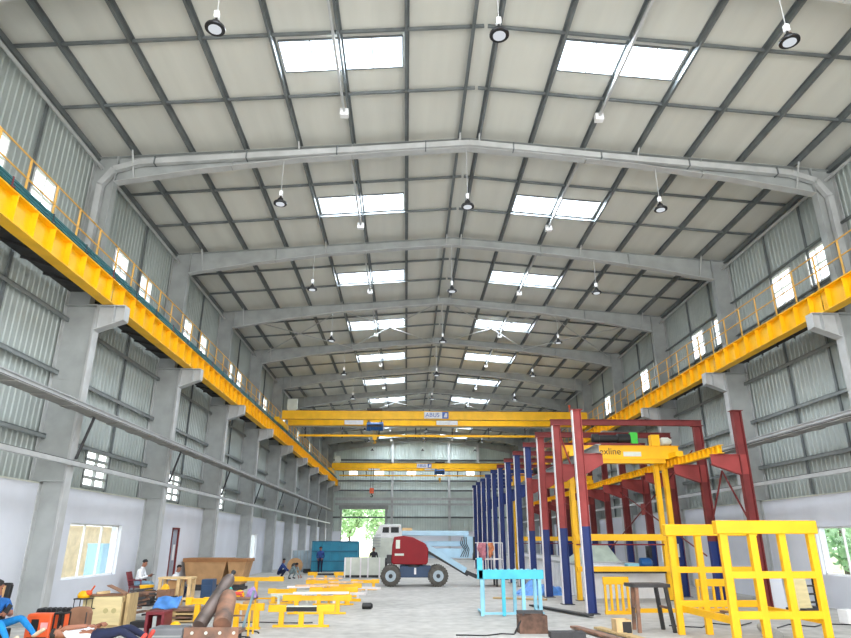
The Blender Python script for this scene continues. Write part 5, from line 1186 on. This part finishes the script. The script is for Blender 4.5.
for i, (x, y) in enumerate(((10.9, 20.6), (11.4, 20.4), (9.0, 19.6), (12.4, 20.8))):
    mb = MB(); rn = random.Random(i); mb.cbox((x, y, .08), (.5, .25, .16), rn.random()); mb.cbox((x+.2, y+.05, .19), (.25, .12, .06), rn.random()*2)
    tag(mb.build('machine_scrap', DARK if i % 2 else RUST), 'scrap metal piece on the floor, %s of four behind the yellow frames' % ('third from left', 'second from right', 'leftmost', 'rightmost')[i], 'scrap')
for i, (x, y, z) in enumerate(((11.22, 27.0, 1.5), (11.22, 30.05, 1.4))):
    mb = MB(); mb.box(x-.3, x-.16, y-.2, y+.2, z, z+.5); mb.box(x-.34, x-.3, y-.1, y+.1, z+.1, z+.3)
    tag(mb.build('switch_box', DARK if i else OFFW), ('pale switch box on the third right frame post', 'dark switch box on the fourth right frame post')[i], 'box')
# wall socket by the nearest left column, cable
mb = MB(); mb.box(-10.2, -10.14, 18.95, 19.1, 1.3, 1.42); mb.box(-10.2, -10.15, 18.96, 19.08, 1.65, 1.72); tag(mb.build('wall_socket', BLACK), 'small black socket on the white wall left of the window', 'socket')
mb = MB(); mb.tube([(-10.18, 19.03, 1.3), (-10.17, 19.1, .9), (-10.15, 18.8, .5), (-10.1, 18.9, .05)], .012, 5); tag(mb.build('wall_cable', DARK), 'thin cable hanging from the wall socket', 'cable')

# ------------------------------------------------------------------ outside
LEAF = mat('leaf_green', srgb(200, 224, 185), .8, 0, .3, 3, col2=srgb(145, 186, 135)); BARK = mat('bark', srgb(110, 96, 80), .9, 0, .2, 4)
def tree(x, y, h, r_, label, seed, n=900):
    rn = random.Random(seed); t = empty('tree', (x, y, -.3), label, 'tree', 'trees outside the hall'); mb = MB(); mb.cyl((x, y, -.3), (x, y, h*.55), .22, 8, .12)
    for k in range(5): a = k*1.3; mb.cyl((x, y, h*(.3+.05*k)), (x+math.cos(a)*r_*.6, y+math.sin(a)*r_*.6, h*(.6+.04*k)), .08, 6, .03)
    mb.build('trunk', BARK, t); mb = MB()
    cl = [(rn.uniform(-.7, .7)*r_, rn.uniform(-.7, .7)*r_, h*rn.uniform(.3, .95), r_*rn.uniform(.3, .5)) for _ in range(22)]
    for k in range(n):
        c = cl[k % len(cl)]; d = Vector((rn.gauss(0, 1), rn.gauss(0, 1), rn.gauss(0, 1))).normalized()*c[3]*rn.uniform(.6, 1.05); p = Vector((x+c[0], y+c[1], c[2]))+d
        u = Vector((rn.gauss(0, 1), rn.gauss(0, 1), rn.gauss(0, 1))).normalized(); v_ = u.orthogonal().normalized(); s_ = rn.uniform(.14, .3)
        mb.quadmesh([p-u*s_, p+v_*s_*.6, p+u*s_, p-v_*s_*.6], [(0, 1, 2, 3)])
    mb.build('foliage', LEAF, t)
for i, (x, y, h, r_) in enumerate(((-8.8, 104, 8.5, 2.6), (-4.2, 100, 9.5, 3.0), (-1.0, 112, 9, 3.2), (-13, 112, 8, 3))): tree(x, y, h, r_, ('leafy tree outside, left of the end opening', 'taller leafy tree outside, right of centre in the end opening', 'tree outside at the right side of the end opening', 'tree outside beyond the left jamb of the end opening')[i], i, 4200)
for i, (x, y, h, r_) in enumerate(((19.5, 27, 5, 2.2), (22, 33, 6, 2.6))): tree(x, y, h, r_, ('green bush-like tree outside the right wall window', 'taller green tree outside behind the first, right window')[i], 20+i, 1200)
for i, (x0, y0, x1, y1, h, m_, l_) in enumerate(((-17.0, 22, -16.7, 60, 2.72, mat('beige_render', srgb(240, 214, 186), .8), 'beige boundary wall outside the left window'),)):
    mb = MB(); mb.box(x0, x1, y0, y1, -.3, h); mb.box(x0-.05, x1+.05, y0, y1, h, h+.12); tag(mb.build('boundary_wall', m_), l_, 'wall')
mb = MB(); mb.box(-12.6, -12.0, 26.9, 27.6, -.3, 1.95); mb.box(-12.62, -11.98, 26.88, 27.62, 1.95, 2.0); tag(mb.build('water_cabinet', LBLUE), 'pale blue cabinet outside seen through the left window', 'cabinet')


# extra clutter between the crate and the trolley
mb = MB(); mb.box(-6.35, -5.85, 16.2, 16.6, 0, .34); tag(mb.build('black_case', BLACK, bevel=.02), 'black case on the floor between the pale crate and the maroon case', 'case')
heap('dark_sack', (-6.15, 17.5, 0), (.8, .7, .52), DARK, 'dark heap of sacking behind the black case', 'sack', 4, 14)
mb = MB(); mb.box(-6.0, -5.62, 15.5, 15.8, 0, .26); tag(mb.build('steel_block', STEEL, bevel=.02), 'grey steel block left of the maroon case', 'block')
mb = MB(); mb.tube([(-6.6, 15.6, .02), (-6.2, 15.2, .03), (-5.9, 15.4, .02), (-5.7, 14.9, .03), (-5.3, 14.7, .02)], .018, 5); tag(mb.build('hose', BLACK), 'black hose on the floor in front of the black case', 'hose')
for i, (x0, x1, y, h) in enumerate(((-3.0, -1.75, 27.4, .5), (-4.3, -2.9, 29.6, .52), (-2.5, -1.2, 31.2, .45))):
    sawhorse(x0, x1, y, h, ('yellow stand fourth back, right of the loose bars', 'yellow stand fifth back among the loose bars', 'yellow stand sixth back, nearest the boom lift')[i], legs=2)
for i, (x, y, z, L_, a, m_) in enumerate(((-3.1, 24.0, .6, 1.5, .2, PCH), (-3.6, 24.7, .52, 1.3, -.15, PALE), (-2.6, 21.2, .56, 1.7, .1, PALE), (-2.4, 27.4, .52, 1.4, -.2, PCH), (-3.5, 29.6, .54, 1.5, .25, PCH))):
    mb = MB(); mb.bar((x-L_/2, y-.06, z+.03), (x+L_/2, y+.06+a*.3, z+.03), .12, .06)
    tag(mb.build('steel_bar', m_), ('peach bar lying on the third stand', 'pale bar lying on the stand left of the middle group', 'pale bar lying on the stand behind the nearest one', 'peach bar lying on the fourth stand back', 'peach bar lying on the fifth stand back')[i], 'bar')
